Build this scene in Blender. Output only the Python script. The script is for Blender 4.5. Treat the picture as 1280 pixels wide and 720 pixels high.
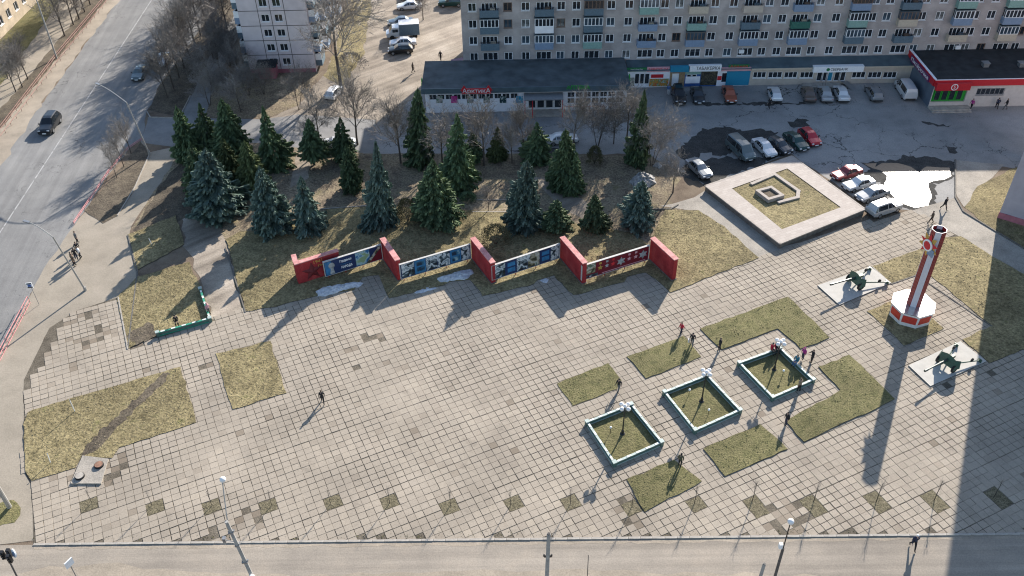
import bpy, bmesh, math, random
from mathutils import Vector, Matrix
from math import radians as R, sin, cos, pi, atan2, hypot
for o in list(bpy.data.objects): bpy.data.objects.remove(o)
SC = bpy.context.scene; C = SC.collection
# ------------------------------------------------------------------ camera
F, PITCH, ROLL, H = 1135.0, R(39.558), R(-1.072), 64.0      # focal length for a 1280 px wide picture, drone height in metres
_cr, _sr = cos(ROLL), sin(ROLL)
_r1 = Vector((1, 0, 0)); _r2 = Vector((0, -sin(PITCH), -cos(PITCH))); AX = Vector((0, cos(PITCH), -sin(PITCH)))
RX = _r1 * _cr - _r2 * _sr; RY = _r1 * _sr + _r2 * _cr
cd = bpy.data.cameras.new('camera'); cam = bpy.data.objects.new('camera', cd); C.objects.link(cam)
cam.matrix_world = Matrix(((RX.x, -RY.x, -AX.x, 0), (RX.y, -RY.y, -AX.y, 0), (RX.z, -RY.z, -AX.z, H), (0, 0, 0, 1)))
cd.sensor_width = 36; cd.lens = F / 1280 * 36; cd.clip_end = 3000; SC.camera = cam
# ------------------------------------------------------------------ sky, sun, exposure
SUN_AZ, SUN_EL = R(63), R(25)
w = bpy.data.worlds.new('World'); SC.world = w; w.use_nodes = True
nt = w.node_tree; bg = nt.nodes['Background']; sky = nt.nodes.new('ShaderNodeTexSky')
sky.sky_type = 'NISHITA'; sky.sun_disc = False; sky.sun_elevation = SUN_EL; sky.sun_rotation = pi / 2 - SUN_AZ
sky.dust_density = 0.6; sky.air_density = 1.0; sky.ozone_density = 1.2
nt.links.new(sky.outputs[0], bg.inputs[0]); bg.inputs[1].default_value = 0.105
sd = bpy.data.lights.new('sun', 'SUN'); sun = bpy.data.objects.new('sun', sd); C.objects.link(sun)
sd.energy = 5.0; sd.angle = R(0.53); sd.color = (1.0, 0.925, 0.83)
sun.rotation_euler = Vector((cos(SUN_AZ) * cos(SUN_EL), sin(SUN_AZ) * cos(SUN_EL), sin(SUN_EL))).to_track_quat('Z', 'Y').to_euler()
sun.location = (60, 120, 90)
vs = SC.view_settings; vs.view_transform = 'Standard'; vs.look = 'None'; vs.exposure = 1.1; vs.gamma = 1
SC.render.engine = 'CYCLES'; SC.cycles.filter_width = 1.15

# ------------------------------------------------------------------ survey: where a point of the place lies on the ground
def ray(x, y): return RX * ((x - 640) / F) + RY * ((y - 360) / F) + AX
def G(x, y, z=0.0):
    d = ray(x, y); t = (z - H) / d.z; return Vector((d.x * t, d.y * t, z))
def onY(x, y, Y):
    d = ray(x, y); t = Y / d.y; return Vector((d.x * t, Y, H + d.z * t))
def P(lst, z=0.0): return [G(x, y, z) for x, y in lst]
def stand(b, t, z0=0):
    """height of an upright thing whose foot and tip were surveyed"""
    B = G(*b, z0); best = None
    for i in range(5, 400):
        h = i * 0.08; q = G(*t, z0 + h); e = (q - B - Vector((0, 0, h))).length
        if best is None or e < best[0]: best = (e, h, q)
    return B, best[2], best[1]

# ------------------------------------------------------------------ materials
MT = {}
def _nodes(name):
    m = bpy.data.materials.new(name); m.use_nodes = True; n = m.node_tree
    return m, n, n.nodes['Principled BSDF'], n.links
def flat(name, c, rough=.6, metal=0, var=.12, scale=6, bump=0.0, spec=.5, coat=0, emit=None):
    """plain colour with a little grain and dirt"""
    if name in MT: return MT[name]
    m, n, b, L = _nodes(name)
    tc = n.nodes.new('ShaderNodeTexCoord'); no = n.nodes.new('ShaderNodeTexNoise'); no.inputs['Scale'].default_value = scale; no.inputs['Detail'].default_value = 5
    cr = n.nodes.new('ShaderNodeValToRGB'); cr.color_ramp.elements[0].position = .3; cr.color_ramp.elements[1].position = .7
    cr.color_ramp.elements[0].color = (*[v * (1 - var) for v in c], 1); cr.color_ramp.elements[1].color = (*[min(1, v * (1 + var)) for v in c], 1)
    L.new(tc.outputs['Object'], no.inputs['Vector']); L.new(no.outputs['Fac'], cr.inputs[0]); L.new(cr.outputs[0], b.inputs['Base Color'])
    b.inputs['Roughness'].default_value = rough; b.inputs['Metallic'].default_value = metal; b.inputs['Specular IOR Level'].default_value = spec
    b.inputs['Coat Weight'].default_value = coat
    if bump:
        bp = n.nodes.new('ShaderNodeBump'); bp.inputs['Strength'].default_value = bump; bp.inputs['Distance'].default_value = .05
        L.new(no.outputs['Fac'], bp.inputs['Height']); L.new(bp.outputs[0], b.inputs['Normal'])
    MT[name] = m; return m
def ground(name, cols, scale, rough=.95, bump=.4, big=(.04, .5), grain=14, spec=.2, streak=None, crack=None, fine=.35):
    """soil, asphalt, grass: patches of several colours, broad tone, grain, optional streaks along a direction and cracks"""
    m, n, b, L = _nodes(name); nd = n.nodes.new
    tc = nd('ShaderNodeTexCoord')
    def noise(s, det=6, vec=None, rgh=.6):
        q = nd('ShaderNodeTexNoise'); q.inputs['Scale'].default_value = s; q.inputs['Detail'].default_value = det; q.inputs['Roughness'].default_value = rgh
        L.new(vec or tc.outputs['Object'], q.inputs['Vector']); return q
    a = noise(scale, 8, None, .68); cr = nd('ShaderNodeValToRGB'); el = cr.color_ramp.elements
    k = len(cols)
    while len(el) < k: el.new(.5)
    for i, c in enumerate(cols): el[i].position = .32 + .36 * i / (k - 1); el[i].color = (*c, 1)
    L.new(a.outputs['Fac'], cr.inputs[0]); out = cr.outputs[0]
    def mul(out, fac_out, lo, hi, p0=.35, p1=.65):
        mr = nd('ShaderNodeMapRange'); mr.inputs[1].default_value = p0; mr.inputs[2].default_value = p1; mr.inputs[3].default_value = lo; mr.inputs[4].default_value = hi
        L.new(fac_out, mr.inputs[0]); mx = nd('ShaderNodeMix'); mx.data_type = 'RGBA'; mx.blend_type = 'MULTIPLY'; mx.inputs[0].default_value = 1
        L.new(out, mx.inputs[6]); L.new(mr.outputs[0], mx.inputs[7]); return mx.outputs[2]
    if big: out = mul(out, noise(big[0], 4).outputs['Fac'], 1 - big[1] * .5, 1 + big[1] * .5)
    g = noise(grain, 4); out = mul(out, g.outputs['Fac'], 1 - fine, 1 + fine)
    if streak:
        ang, ss, amt = streak
        mp = nd('ShaderNodeMapping'); mp.inputs['Rotation'].default_value = (0, 0, -ang); L.new(tc.outputs['Object'], mp.inputs[0])
        mp2 = nd('ShaderNodeMapping'); mp2.inputs['Scale'].default_value = (.03, 1, 1); L.new(mp.outputs[0], mp2.inputs[0])
        out = mul(out, noise(ss, 5, mp2.outputs[0]).outputs['Fac'], 1 - amt, 1 + amt, .3, .7)
    if crack:
        cs, cw, dark = crack
        wv = noise(cs * 2.5, 4); mx = nd('ShaderNodeMix'); mx.data_type = 'RGBA'; mx.inputs[0].default_value = .22
        L.new(tc.outputs['Object'], mx.inputs[6]); sc_ = nd('ShaderNodeVectorMath'); sc_.operation = 'SCALE'; sc_.inputs['Scale'].default_value = 3 / cs * .3
        L.new(wv.outputs['Color'], sc_.inputs[0]); ad = nd('ShaderNodeVectorMath'); L.new(tc.outputs['Object'], ad.inputs[0]); L.new(sc_.outputs[0], ad.inputs[1])
        vo = nd('ShaderNodeTexVoronoi'); vo.feature = 'DISTANCE_TO_EDGE'; vo.inputs['Scale'].default_value = cs; L.new(ad.outputs[0], vo.inputs['Vector'])
        ms = noise(cs * .35, 2); mr0 = nd('ShaderNodeMapRange'); mr0.inputs[1].default_value = .45; mr0.inputs[2].default_value = .62; mr0.inputs[3].default_value = 0; mr0.inputs[4].default_value = cw
        L.new(ms.outputs['Fac'], mr0.inputs[0]); lt = nd('ShaderNodeMath'); lt.operation = 'LESS_THAN'; L.new(vo.outputs['Distance'], lt.inputs[0]); L.new(mr0.outputs[0], lt.inputs[1])
        out = mul(out, lt.outputs[0], 1, dark, 0, 1)
    L.new(out, b.inputs['Base Color']); b.inputs['Roughness'].default_value = rough; b.inputs['Specular IOR Level'].default_value = spec
    if bump:
        bp = nd('ShaderNodeBump'); bp.inputs['Strength'].default_value = bump; bp.inputs['Distance'].default_value = .12
        L.new(g.outputs['Fac'], bp.inputs['Height']); L.new(bp.outputs[0], b.inputs['Normal'])
    MT[name] = m; return m
def tinted(name, c, attr='tint', rough=.9, amt=1.0, grain=9, spec=.25, dark=(.62, .58, .54)):
    """pieces whose tone differs from one to the next"""
    m, n, b, L = _nodes(name); nd = n.nodes.new
    at = nd('ShaderNodeAttribute'); at.attribute_name = attr
    tc = nd('ShaderNodeTexCoord'); no = nd('ShaderNodeTexNoise'); no.inputs['Scale'].default_value = grain; no.inputs['Detail'].default_value = 6
    ge = nd('ShaderNodeNewGeometry'); L.new(ge.outputs['Position'], no.inputs['Vector'])
    bn = nd('ShaderNodeTexNoise'); bn.inputs['Scale'].default_value = .16; bn.inputs['Detail'].default_value = 5; L.new(ge.outputs['Position'], bn.inputs['Vector'])
    cr = nd('ShaderNodeValToRGB'); e = cr.color_ramp.elements; e[0].position = .0; e[1].position = 1.0
    e[0].color = (c[0] * dark[0], c[1] * dark[1], c[2] * dark[2], 1); e[1].color = (c[0] * 1.14, c[1] * 1.13, c[2] * 1.1, 1)
    md = e.new(.55); md.color = (*c, 1)
    L.new(at.outputs['Fac'], cr.inputs[0]); out = cr.outputs[0]
    sn = nd('ShaderNodeTexNoise'); sn.inputs['Scale'].default_value = .55; sn.inputs['Detail'].default_value = 8; sn.inputs['Roughness'].default_value = .7; sn.inputs['Distortion'].default_value = .6; L.new(ge.outputs['Position'], sn.inputs['Vector'])
    for src, lo, hi, s0, s1 in ((no, .9, 1.08, .3, .7), (bn, .84, 1.12, .3, .7), (sn, 1.0, .72, .56, .74)):
        mr = nd('ShaderNodeMapRange'); mr.inputs[1].default_value = s0; mr.inputs[2].default_value = s1; mr.inputs[3].default_value = lo; mr.inputs[4].default_value = hi
        L.new(src.outputs['Fac'], mr.inputs[0]); mx = nd('ShaderNodeMix'); mx.data_type = 'RGBA'; mx.blend_type = 'MULTIPLY'; mx.inputs[0].default_value = 1
        L.new(out, mx.inputs[6]); L.new(mr.outputs[0], mx.inputs[7]); out = mx.outputs[2]
    L.new(out, b.inputs['Base Color']); b.inputs['Roughness'].default_value = rough; b.inputs['Specular IOR Level'].default_value = spec
    bp = nd('ShaderNodeBump'); bp.inputs['Strength'].default_value = .25; bp.inputs['Distance'].default_value = .02
    L.new(no.outputs['Fac'], bp.inputs['Height']); L.new(bp.outputs[0], b.inputs['Normal'])
    MT[name] = m; return m
def bricky(name, c1, c2, mortar, w_=.25, h_=.075, mort=.012, rough=.9):
    m, n, b, L = _nodes(name); nd = n.nodes.new
    tc = nd('ShaderNodeTexCoord'); sx = nd('ShaderNodeSeparateXYZ'); L.new(tc.outputs['Object'], sx.inputs[0])
    ad = nd('ShaderNodeMath'); L.new(sx.outputs[0], ad.inputs[0]); L.new(sx.outputs[1], ad.inputs[1])
    cx = nd('ShaderNodeCombineXYZ'); L.new(ad.outputs[0], cx.inputs[0]); L.new(sx.outputs[2], cx.inputs[1])
    br = nd('ShaderNodeTexBrick'); br.inputs['Scale'].default_value = 1; br.inputs['Brick Width'].default_value = w_; br.inputs['Row Height'].default_value = h_; br.inputs['Mortar Size'].default_value = mort
    br.inputs['Color1'].default_value = (*c1, 1); br.inputs['Color2'].default_value = (*c2, 1); br.inputs['Mortar'].default_value = (*mortar, 1)
    L.new(cx.outputs[0], br.inputs['Vector'])
    no = nd('ShaderNodeTexNoise'); no.inputs['Scale'].default_value = .5; no.inputs['Detail'].default_value = 6; L.new(tc.outputs['Object'], no.inputs['Vector'])
    mr = nd('ShaderNodeMapRange'); mr.inputs[1].default_value = .3; mr.inputs[2].default_value = .7; mr.inputs[3].default_value = .74; mr.inputs[4].default_value = 1.2; L.new(no.outputs['Fac'], mr.inputs[0])
    mx = nd('ShaderNodeMix'); mx.data_type = 'RGBA'; mx.blend_type = 'MULTIPLY'; mx.inputs[0].default_value = 1; L.new(br.outputs['Color'], mx.inputs[6]); L.new(mr.outputs[0], mx.inputs[7])
    L.new(mx.outputs[2], b.inputs['Base Color']); b.inputs['Roughness'].default_value = rough
    MT[name] = m; return m
def leafy(name, c1, c2, rough=.75):
    """needles or twigs: tone differs from spray to spray"""
    m, n, b, L = _nodes(name); nd = n.nodes.new
    at = nd('ShaderNodeAttribute'); at.attribute_name = 'tint'; oi = nd('ShaderNodeObjectInfo')
    cr = nd('ShaderNodeValToRGB'); cr.color_ramp.elements[0].color = (*c1, 1); cr.color_ramp.elements[1].color = (*c2, 1); L.new(at.outputs['Fac'], cr.inputs[0])
    mr = nd('ShaderNodeMapRange'); mr.inputs[3].default_value = .75; mr.inputs[4].default_value = 1.25; L.new(oi.outputs['Random'], mr.inputs[0])
    mx = nd('ShaderNodeMix'); mx.data_type = 'RGBA'; mx.blend_type = 'MULTIPLY'; mx.inputs[0].default_value = 1; L.new(cr.outputs[0], mx.inputs[6]); L.new(mr.outputs[0], mx.inputs[7])
    L.new(mx.outputs[2], b.inputs['Base Color']); b.inputs['Roughness'].default_value = rough; b.inputs['Specular IOR Level'].default_value = .3
    MT[name] = m; return m
def printed(name, cols, scale, sx=1.0):
    """flat print: a picture that cannot be made out from here, as blots of its own colours"""
    m, n, b, L = _nodes(name); nd = n.nodes.new
    tc = nd('ShaderNodeTexCoord'); no = nd('ShaderNodeTexNoise'); no.inputs['Scale'].default_value = scale; no.inputs['Detail'].default_value = 3; no.inputs['Distortion'].default_value = .8
    L.new(tc.outputs['Object'], no.inputs['Vector']); cr = nd('ShaderNodeValToRGB'); cr.color_ramp.interpolation = 'EASE'; el = cr.color_ramp.elements
    while len(el) < len(cols): el.new(.5)
    for i, c in enumerate(cols): el[i].position = .36 + .28 * i / (len(cols) - 1); el[i].color = (*c, 1)
    L.new(no.outputs['Fac'], cr.inputs[0]); L.new(cr.outputs[0], b.inputs['Base Color']); b.inputs['Roughness'].default_value = .45
    MT[name] = m; return m

# ------------------------------------------------------------------ mesh helpers
class MB:
    def __init__(s): s.v = []; s.f = []; s.m = []; s.t = []
    def face(s, pts, mi=0, t=.5):
        k = len(s.v); s.v += [tuple(p) for p in pts]; s.f.append(tuple(range(k, k + len(pts)))); s.m.append(mi); s.t.append(t)
    def mesh(s, vs, fs, mi=0, t=.5):
        k = len(s.v); s.v += [tuple(p) for p in vs]
        for f in fs: s.f.append(tuple(i + k for i in f)); s.m.append(mi); s.t.append(t)
    def box(s, c, d, rz=0, mi=0, t=.5, mat=None):
        a, b, e = d[0] / 2, d[1] / 2, d[2] / 2; cr, sr = cos(rz), sin(rz); vs = []
        for z in (-e, e):
            for x, y in ((-a, -b), (a, -b), (a, b), (-a, b)):
                p = Vector((x * cr - y * sr, x * sr + y * cr, z)); vs.append(p + Vector(c))
        if mat: vs = [mat @ p for p in vs]
        s.mesh(vs, [(0, 3, 2, 1), (4, 5, 6, 7), (0, 1, 5, 4), (1, 2, 6, 5), (2, 3, 7, 6), (3, 0, 4, 7)], mi, t); return s
    def prism(s, poly, z0, z1, mi=0, bottom=False, side=None):
        k = len(poly); A = sum(poly[i][0] * poly[(i + 1) % k][1] - poly[(i + 1) % k][0] * poly[i][1] for i in range(k))
        if A < 0: poly = poly[::-1]
        lo = [(p[0], p[1], z0) for p in poly]; hi = [(p[0], p[1], z1) for p in poly]
        s.mesh(hi, [tuple(range(k))], mi)
        s.mesh(lo + hi, [(i, (i + 1) % k, (i + 1) % k + k, i + k) for i in range(k)], mi if side is None else side)
        if bottom: s.mesh(lo, [tuple(range(k))[::-1]], mi)
        return s
    def tube(s, p0, p1, r0, r1=None, n=8, mi=0, caps=True, t=.5):
        p0 = Vector(p0); p1 = Vector(p1); r1 = r0 if r1 is None else r1; d = p1 - p0
        if d.length < 1e-6: return s
        q = d.to_track_quat('Z', 'Y'); a = q @ Vector((1, 0, 0)); b = q @ Vector((0, 1, 0)); vs = []
        for p, r in ((p0, r0), (p1, r1)):
            for i in range(n): an = 2 * pi * i / n; vs.append(p + (a * cos(an) + b * sin(an)) * r)
        fs = [(i, (i + 1) % n, (i + 1) % n + n, i + n) for i in range(n)]
        if caps: fs += [tuple(range(n))[::-1], tuple(range(n, 2 * n))]
        s.mesh(vs, fs, mi, t); return s
    def path(s, pts, r, n=6, mi=0):
        for i in range(len(pts) - 1):
            ra = r[i] if isinstance(r, (list, tuple)) else r; rb = r[i + 1] if isinstance(r, (list, tuple)) else r
            s.tube(pts[i], pts[i + 1], ra, rb, n, mi)
        return s
    def lathe(s, prof, n=12, c=(0, 0, 0), mi=0):
        vs = []; k = len(prof)
        for r, z in prof:
            for i in range(n): a = 2 * pi * i / n; vs.append((c[0] + r * cos(a), c[1] + r * sin(a), c[2] + z))
        fs = [(j * n + i, j * n + (i + 1) % n, (j + 1) * n + (i + 1) % n, (j + 1) * n + i) for j in range(k - 1) for i in range(n)]
        s.mesh(vs, fs + [tuple(range(n))[::-1], tuple(range((k - 1) * n, k * n))], mi); return s
    def ball(s, c, r, n=12, mi=0, sz=1.0):
        return s.lathe([(max(.001, r * sin(pi * i / 8)), -r * sz * cos(pi * i / 8)) for i in range(9)], n, c, mi)
    def data(s, name, mats, smooth=False, tint=False):
        me = bpy.data.meshes.new(name); me.from_pydata(s.v, [], s.f)
        for m in (mats if isinstance(mats, (list, tuple)) else [mats]): me.materials.append(MT[m] if isinstance(m, str) else m)
        if any(s.m): me.polygons.foreach_set('material_index', s.m)
        if smooth: me.polygons.foreach_set('use_smooth', [True] * len(s.f))
        if tint:
            at = me.attributes.new('tint', 'FLOAT', 'FACE'); at.data.foreach_set('value', s.t)
        me.update(); return me
    def build(s, name, mats, parent=None, smooth=False, tint=False, loc=None, rz=None):
        return put(name, s.data(name, mats, smooth, tint), parent, loc, rz)
def put(name, me, parent=None, loc=None, rz=None):
    o = bpy.data.objects.new(name, me); C.objects.link(o)
    if parent is not None: o.parent = parent
    if loc is not None: o.location = loc
    if rz is not None: o.rotation_euler = (0, 0, rz)
    return o
def tag(o, label=None, cat=None, group=None, kind=None):
    if label: o['label'] = label
    if cat: o['category'] = cat
    if group: o['group'] = group
    if kind: o['kind'] = kind
    return o
def empty(name, loc, rz=0): 
    o = bpy.data.objects.new(name, None); C.objects.link(o); o.location = loc; o.rotation_euler = (0, 0, rz); o.empty_display_size = .3; return o
def copy_tree(o, parent=None):
    c = o.copy(); C.objects.link(c); c.parent = parent
    for ch in list(o.children): copy_tree(ch, c)
    return c
def struct(name, mb, mat, **k):
    o = mb.build(name, mat, **k); o['kind'] = 'structure'; return o
def text(body, size, mat, parent, mtx, name='lettering', ext=.015, width=None, bold=0):
    cu = bpy.data.curves.new(name, 'FONT'); cu.body = body; cu.size = size; cu.extrude = ext; cu.align_x = 'CENTER'; cu.align_y = 'CENTER'; cu.resolution_u = 2; cu.offset = bold
    t = bpy.data.objects.new(name, cu); C.objects.link(t); bpy.context.view_layer.update()
    me = bpy.data.meshes.new_from_object(t.evaluated_get(bpy.context.evaluated_depsgraph_get())); bpy.data.objects.remove(t)
    if width:
        xs = [v.co.x for v in me.vertices]; k = width / max(.01, max(xs) - min(xs))
        for v in me.vertices: v.co.x *= k
    me.materials.clear(); me.materials.append(MT[mat]); o = put(name, me, parent); o.matrix_local = mtx; return o
def inside(p, poly):
    x, y = p[0], p[1]; c = False; j = len(poly) - 1
    for i in range(len(poly)):
        a, b = poly[i], poly[j]
        if (a[1] > y) != (b[1] > y) and x < (b[0] - a[0]) * (y - a[1]) / (b[1] - a[1]) + a[0]: c = not c
        j = i
    return c
def jag(poly, step=1.2, amp=.15, seed=1):
    """an uneven outline, as soil and worn edges have"""
    rn = random.Random(seed); out = []
    for i in range(len(poly)):
        a = Vector(poly[i]); b = Vector(poly[(i + 1) % len(poly)]); k = max(1, int((b - a).length / step))
        for j in range(k):
            q = a.lerp(b, j / k); out.append((q.x + rn.uniform(-amp, amp), q.y + rn.uniform(-amp, amp), q.z))
    return out
def sheet(name, px, z, mat, amp=.12, step=1.5, seed=1, kind='structure'):
    mb = MB(); pl = jag(P(px, z), step, amp, seed) if amp else P(px, z)
    me = bmesh.new(); vs = [me.verts.new((p[0], p[1], z)) for p in pl]; f = me.faces.new(vs)
    if f.normal.z < 0 or (f.normal_update() or f.normal.z < 0): f.normal_flip()
    bmesh.ops.triangulate(me, faces=[f]); d = bpy.data.meshes.new(name); me.to_mesh(d); me.free(); d.materials.append(MT[mat])
    o = put(name, d); o['kind'] = kind; return o
TH = R(24.84); UA = Vector((cos(TH), sin(TH), 0)); UB = Vector((-sin(TH), cos(TH), 0))   # the two directions of the paving
# ------------------------------------------------------------------ ground materials
ground('soil', [(.10, .075, .055), (.17, .13, .095), (.22, .175, .125)], .35, big=(.05, .4), fine=.3)
ground('asphalt', [(.18, .178, .174), (.22, .216, .21), (.25, .244, .234)], .5, big=(.05, .25), grain=9, fine=.1, bump=.1, streak=None)
g0 = G(20, 300); g1 = G(150, 60); AV = atan2((g1 - g0).y, (g1 - g0).x)
ground('road', [(.175, .172, .168), (.205, .202, .196), (.235, .23, .22)], .25, big=(.03, .2), grain=8, fine=.09, bump=.08, streak=(AV, 1.1, .14), crack=(.07, .004, .6))
ground('street', [(.25, .22, .185), (.285, .25, .208), (.325, .28, .228)], .25, big=(.04, .2), grain=8, fine=.09, bump=.08, streak=(R(-.4), .9, .22))
ground('yard_asphalt', [(.22, .218, .214), (.28, .274, .264), (.31, .30, .286)], .3, big=(.05, .4), grain=6, fine=.12, bump=.12, crack=(.17, .016, .32))
ground('wet_patch', [(.05, .049, .047), (.085, .082, .077)], .8, rough=.92, big=None, grain=7, bump=.15, spec=.05)
ground('sand', [(.25, .215, .17), (.31, .265, .21), (.36, .305, .24)], .4, big=(.08, .25), grain=7, fine=.12, bump=.15)
ground('dirt_yard', [(.19, .16, .13), (.27, .23, .185), (.33, .285, .235)], .22, big=(.05, .3), grain=5, fine=.14, bump=.3, streak=(R(40), .55, .42))
ground('pavement', [(.25, .218, .175), (.295, .258, .207), (.335, .29, .235)], .3, big=(.06, .2), grain=6, fine=.08, bump=.1)
ground('concrete', [(.25, .23, .20), (.33, .30, .26), (.38, .345, .295)], .5, big=(.1, .3), grain=7, fine=.15, bump=.2)
ground('joint_soil', [(.085, .072, .055), (.125, .107, .082), (.17, .147, .115)], .7, big=(.08, .3), grain=10, fine=.3)
ground('dry_lawn', [(.115, .097, .052), (.185, .153, .08), (.24, .198, .108), (.155, .14, .062)], .9, big=(.12, .45), grain=5, fine=.4, bump=.8)
ground('green_lawn', [(.092, .090, .042), (.132, .124, .055), (.168, .15, .073), (.116, .112, .05)], 1.1, big=(.15, .35), grain=7, fine=.3, bump=.8)
ground('park_soil', [(.115, .092, .068), (.185, .147, .104), (.245, .20, .135), (.18, .152, .085)], .5, big=(.07, .5), grain=4, fine=.4, bump=.6)
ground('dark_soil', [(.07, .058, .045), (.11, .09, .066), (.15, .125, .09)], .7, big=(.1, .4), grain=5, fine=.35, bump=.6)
ground('pit_soil', [(.09, .079, .052), (.14, .122, .077), (.18, .155, .105)], 2.5, big=None, grain=10, fine=.4, bump=.6)
flat('kerb', (.36, .33, .29), .9, var=.25, scale=2, bump=.3)
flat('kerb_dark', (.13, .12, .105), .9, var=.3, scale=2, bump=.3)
flat('snow', (.48, .50, .53), .8, var=.25, scale=4, bump=.9)
flat('dirty_snow', (.30, .29, .28), .9, var=.5, scale=3, bump=.9)
tinted('tile', (.328, .284, .230))
m, n, b, L = _nodes('puddle'); b.inputs['Base Color'].default_value = (.035, .032, .028, 1); b.inputs['Roughness'].default_value = .21; b.inputs['IOR'].default_value = 1.33; b.inputs['Specular IOR Level'].default_value = .5
no = n.nodes.new('ShaderNodeTexNoise'); no.inputs['Scale'].default_value = .6; tcp = n.nodes.new('ShaderNodeTexCoord'); L.new(tcp.outputs['Object'], no.inputs['Vector'])
bp = n.nodes.new('ShaderNodeBump'); bp.inputs['Strength'].default_value = .02; bp.inputs['Distance'].default_value = .1; L.new(no.outputs['Fac'], bp.inputs['Height']); L.new(bp.outputs[0], b.inputs['Normal']); MT['puddle'] = m

# ------------------------------------------------------------------ the ground and what is laid on it
mb = MB(); mb.face([(-700, -300, 0), (700, -300, 0), (700, 1000, 0), (-700, 1000, 0)]); struct('ground', mb, 'soil')
sheet('dirt_yard', [(330, 178), (392, 186), (470, 192), (640, 196), (640, 120), (700, -60), (340, -60), (420, 60), (405, 95), (370, 132), (330, 150)], .004, 'dirt_yard', .4)
sheet('park_ground', [(222, 183), (240, 172), (330, 180), (470, 192), (640, 192), (815, 196), (850, 222), (835, 250), (945, 325), (845, 366), (307, 394), (228, 262), (165, 285)], .012, 'park_soil', .2)
sheet('yard_asphalt', [(455, 193), (462, 160), (535, 112), (700, 60), (1400, 40), (1500, 230), (1290, 215), (1194, 199), (1194, 248), (1140, 262), (1084, 258), (990, 192), (884, 233), (850, 214), (800, 192), (640, 193)], .008, 'yard_asphalt', .25)
sheet('side_road', [(176, 178), (186, 146), (224, 147), (330, 149), (372, 143), (470, 150), (470, 192), (390, 187), (330, 179), (240, 176), (218, 184)], .0165, 'asphalt', .1)
sheet('sand_verge', [(-120, 340), (0, 160), (140, -8), (200, -90), (212, -90), (149, 0), (110, 50), (62, 115), (12, 192), (-120, 380)], .016, 'sand', .3)
sheet('avenue', [(-200, 470), (-60, 268), (15, 180), (80, 92), (147, 0), (200, -80), (345, -80), (272, 2), (236, 60), (206, 104), (184, 138), (178, 172), (160, 188), (136, 218), (108, 262), (93, 281), (55, 336), (0, 440), (-70, 560), (-200, 760)], .012, 'road', .15)
sheet('pavement', [(178, 176), (188, 190), (222, 183), (232, 180), (165, 282), (160, 296), (172, 345), (147, 372), (97, 388), (62, 410), (30, 475), (30, 592), (39, 606), (42, 676), (-90, 690), (-200, 760), (-70, 560), (0, 440), (55, 336), (93, 281), (108, 262), (150, 262)], .020, 'pavement', .12)
sheet('street', [(-220, 684), (42, 681), (640, 674), (1280, 667), (1500, 664), (1500, 800), (-220, 800)], .024, 'street', 0)
sheet('street_verge', [(-100, 735), (20, 716), (60, 707), (150, 706), (235, 714), (420, 718), (700, 712), (860, 716), (1300, 728), (1300, 790), (-100, 790)], .032, 'sand', .25)
sheet('dust_strip', [(42, 683.2), (640, 676.2), (1290, 669.2), (1290, 673), (640, 681), (42, 687)], .029, 'sand', .12, .8)
mb = MB()
for k in range(30):       # edge line of the carriageway, broken and worn
    a = G(-40, 352).lerp(G(230, -62), k / 30); c = G(-40, 352).lerp(G(230, -62), (k + .92) / 30); d = (c - a).normalized(); nrm = Vector((-d.y, d.x, 0)) * .07
    mb.face([a - nrm, c - nrm, c + nrm, a + nrm])
for v in range(len(mb.v)): mb.v[v] = (mb.v[v][0], mb.v[v][1], .018)
flat('road_paint', (.36, .355, .345), .8, var=.3, scale=1.5); struct('road_marking', mb, 'road_paint')
# tar patches and wet hollows in the parking asphalt
for i, px in enumerate(([(842, 190), (865, 172), (880, 161), (906, 158), (930, 164), (950, 160), (972, 166), (962, 174), (925, 178), (905, 196), (880, 190), (862, 205)], [(987, 153), (1000, 147), (1010, 150), (1009, 158), (990, 159)], [(860, 203), (905, 196), (950, 198), (985, 190), (930, 214), (882, 232), (850, 218)], [(1105, 207), (1130, 194), (1170, 198), (1194, 202), (1192, 216), (1150, 217), (1120, 203)], [(1080, 214), (1104, 208), (1120, 222), (1108, 232), (1090, 226)], [(880, 129), (1010, 128), (1010, 131), (880, 132)], [(1180, 182), (1198, 186), (1194, 193), (1184, 190)], [(1152, 150), (1190, 158), (1160, 156)], [(640, 190), (660, 182), (700, 186), (690, 194)])):
    sheet('wet_patch', px, .0125 + i * .0004, 'wet_patch', .38, .45, i)
sheet('puddle_margin', [(1078, 204), (1100, 200.5), (1125, 200.5), (1143, 206), (1150, 211), (1158, 205), (1190, 206.5), (1193, 222), (1182, 227), (1168, 229), (1170, 248), (1165, 261), (1145, 264), (1128, 259), (1111, 247), (1100, 231), (1104, 221), (1094, 214)], .0188, 'wet_patch', .3, .5)
sheet('puddle', [(1081, 205), (1095, 203.5), (1094, 209), (1103, 203.5), (1122, 203.5), (1140, 209), (1149, 216), (1157, 208), (1187, 209.5), (1189.5, 220), (1180, 224), (1165, 226), (1160, 229), (1164, 247), (1160, 257), (1145, 259.5), (1130, 255), (1115, 244), (1105, 230), (1110, 220), (1100, 213), (1085, 208)], .020, 'puddle', .1, .8)
sheet('side_lawn', [(1205, 258), (1222, 232), (1262, 212), (1330, 196), (1330, 340), (1240, 289)], .024, 'dry_lawn', .15)
sheet('path', [(826, 258), (868, 247), (884, 236), (975, 309), (1040, 293), (948, 328), (905, 283), (872, 264)], .016, 'concrete', .15)
sheet('path', [(1194, 247), (1140, 263), (1200, 296), (1240, 322), (1330, 372), (1330, 340), (1240, 287), (1204, 264)], .0285, 'concrete', .08)
sheet('path', [(1194, 200), (1255, 206), (1240, 222), (1222, 233), (1206, 259), (1195, 245)], .027, 'concrete', .1)
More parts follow.
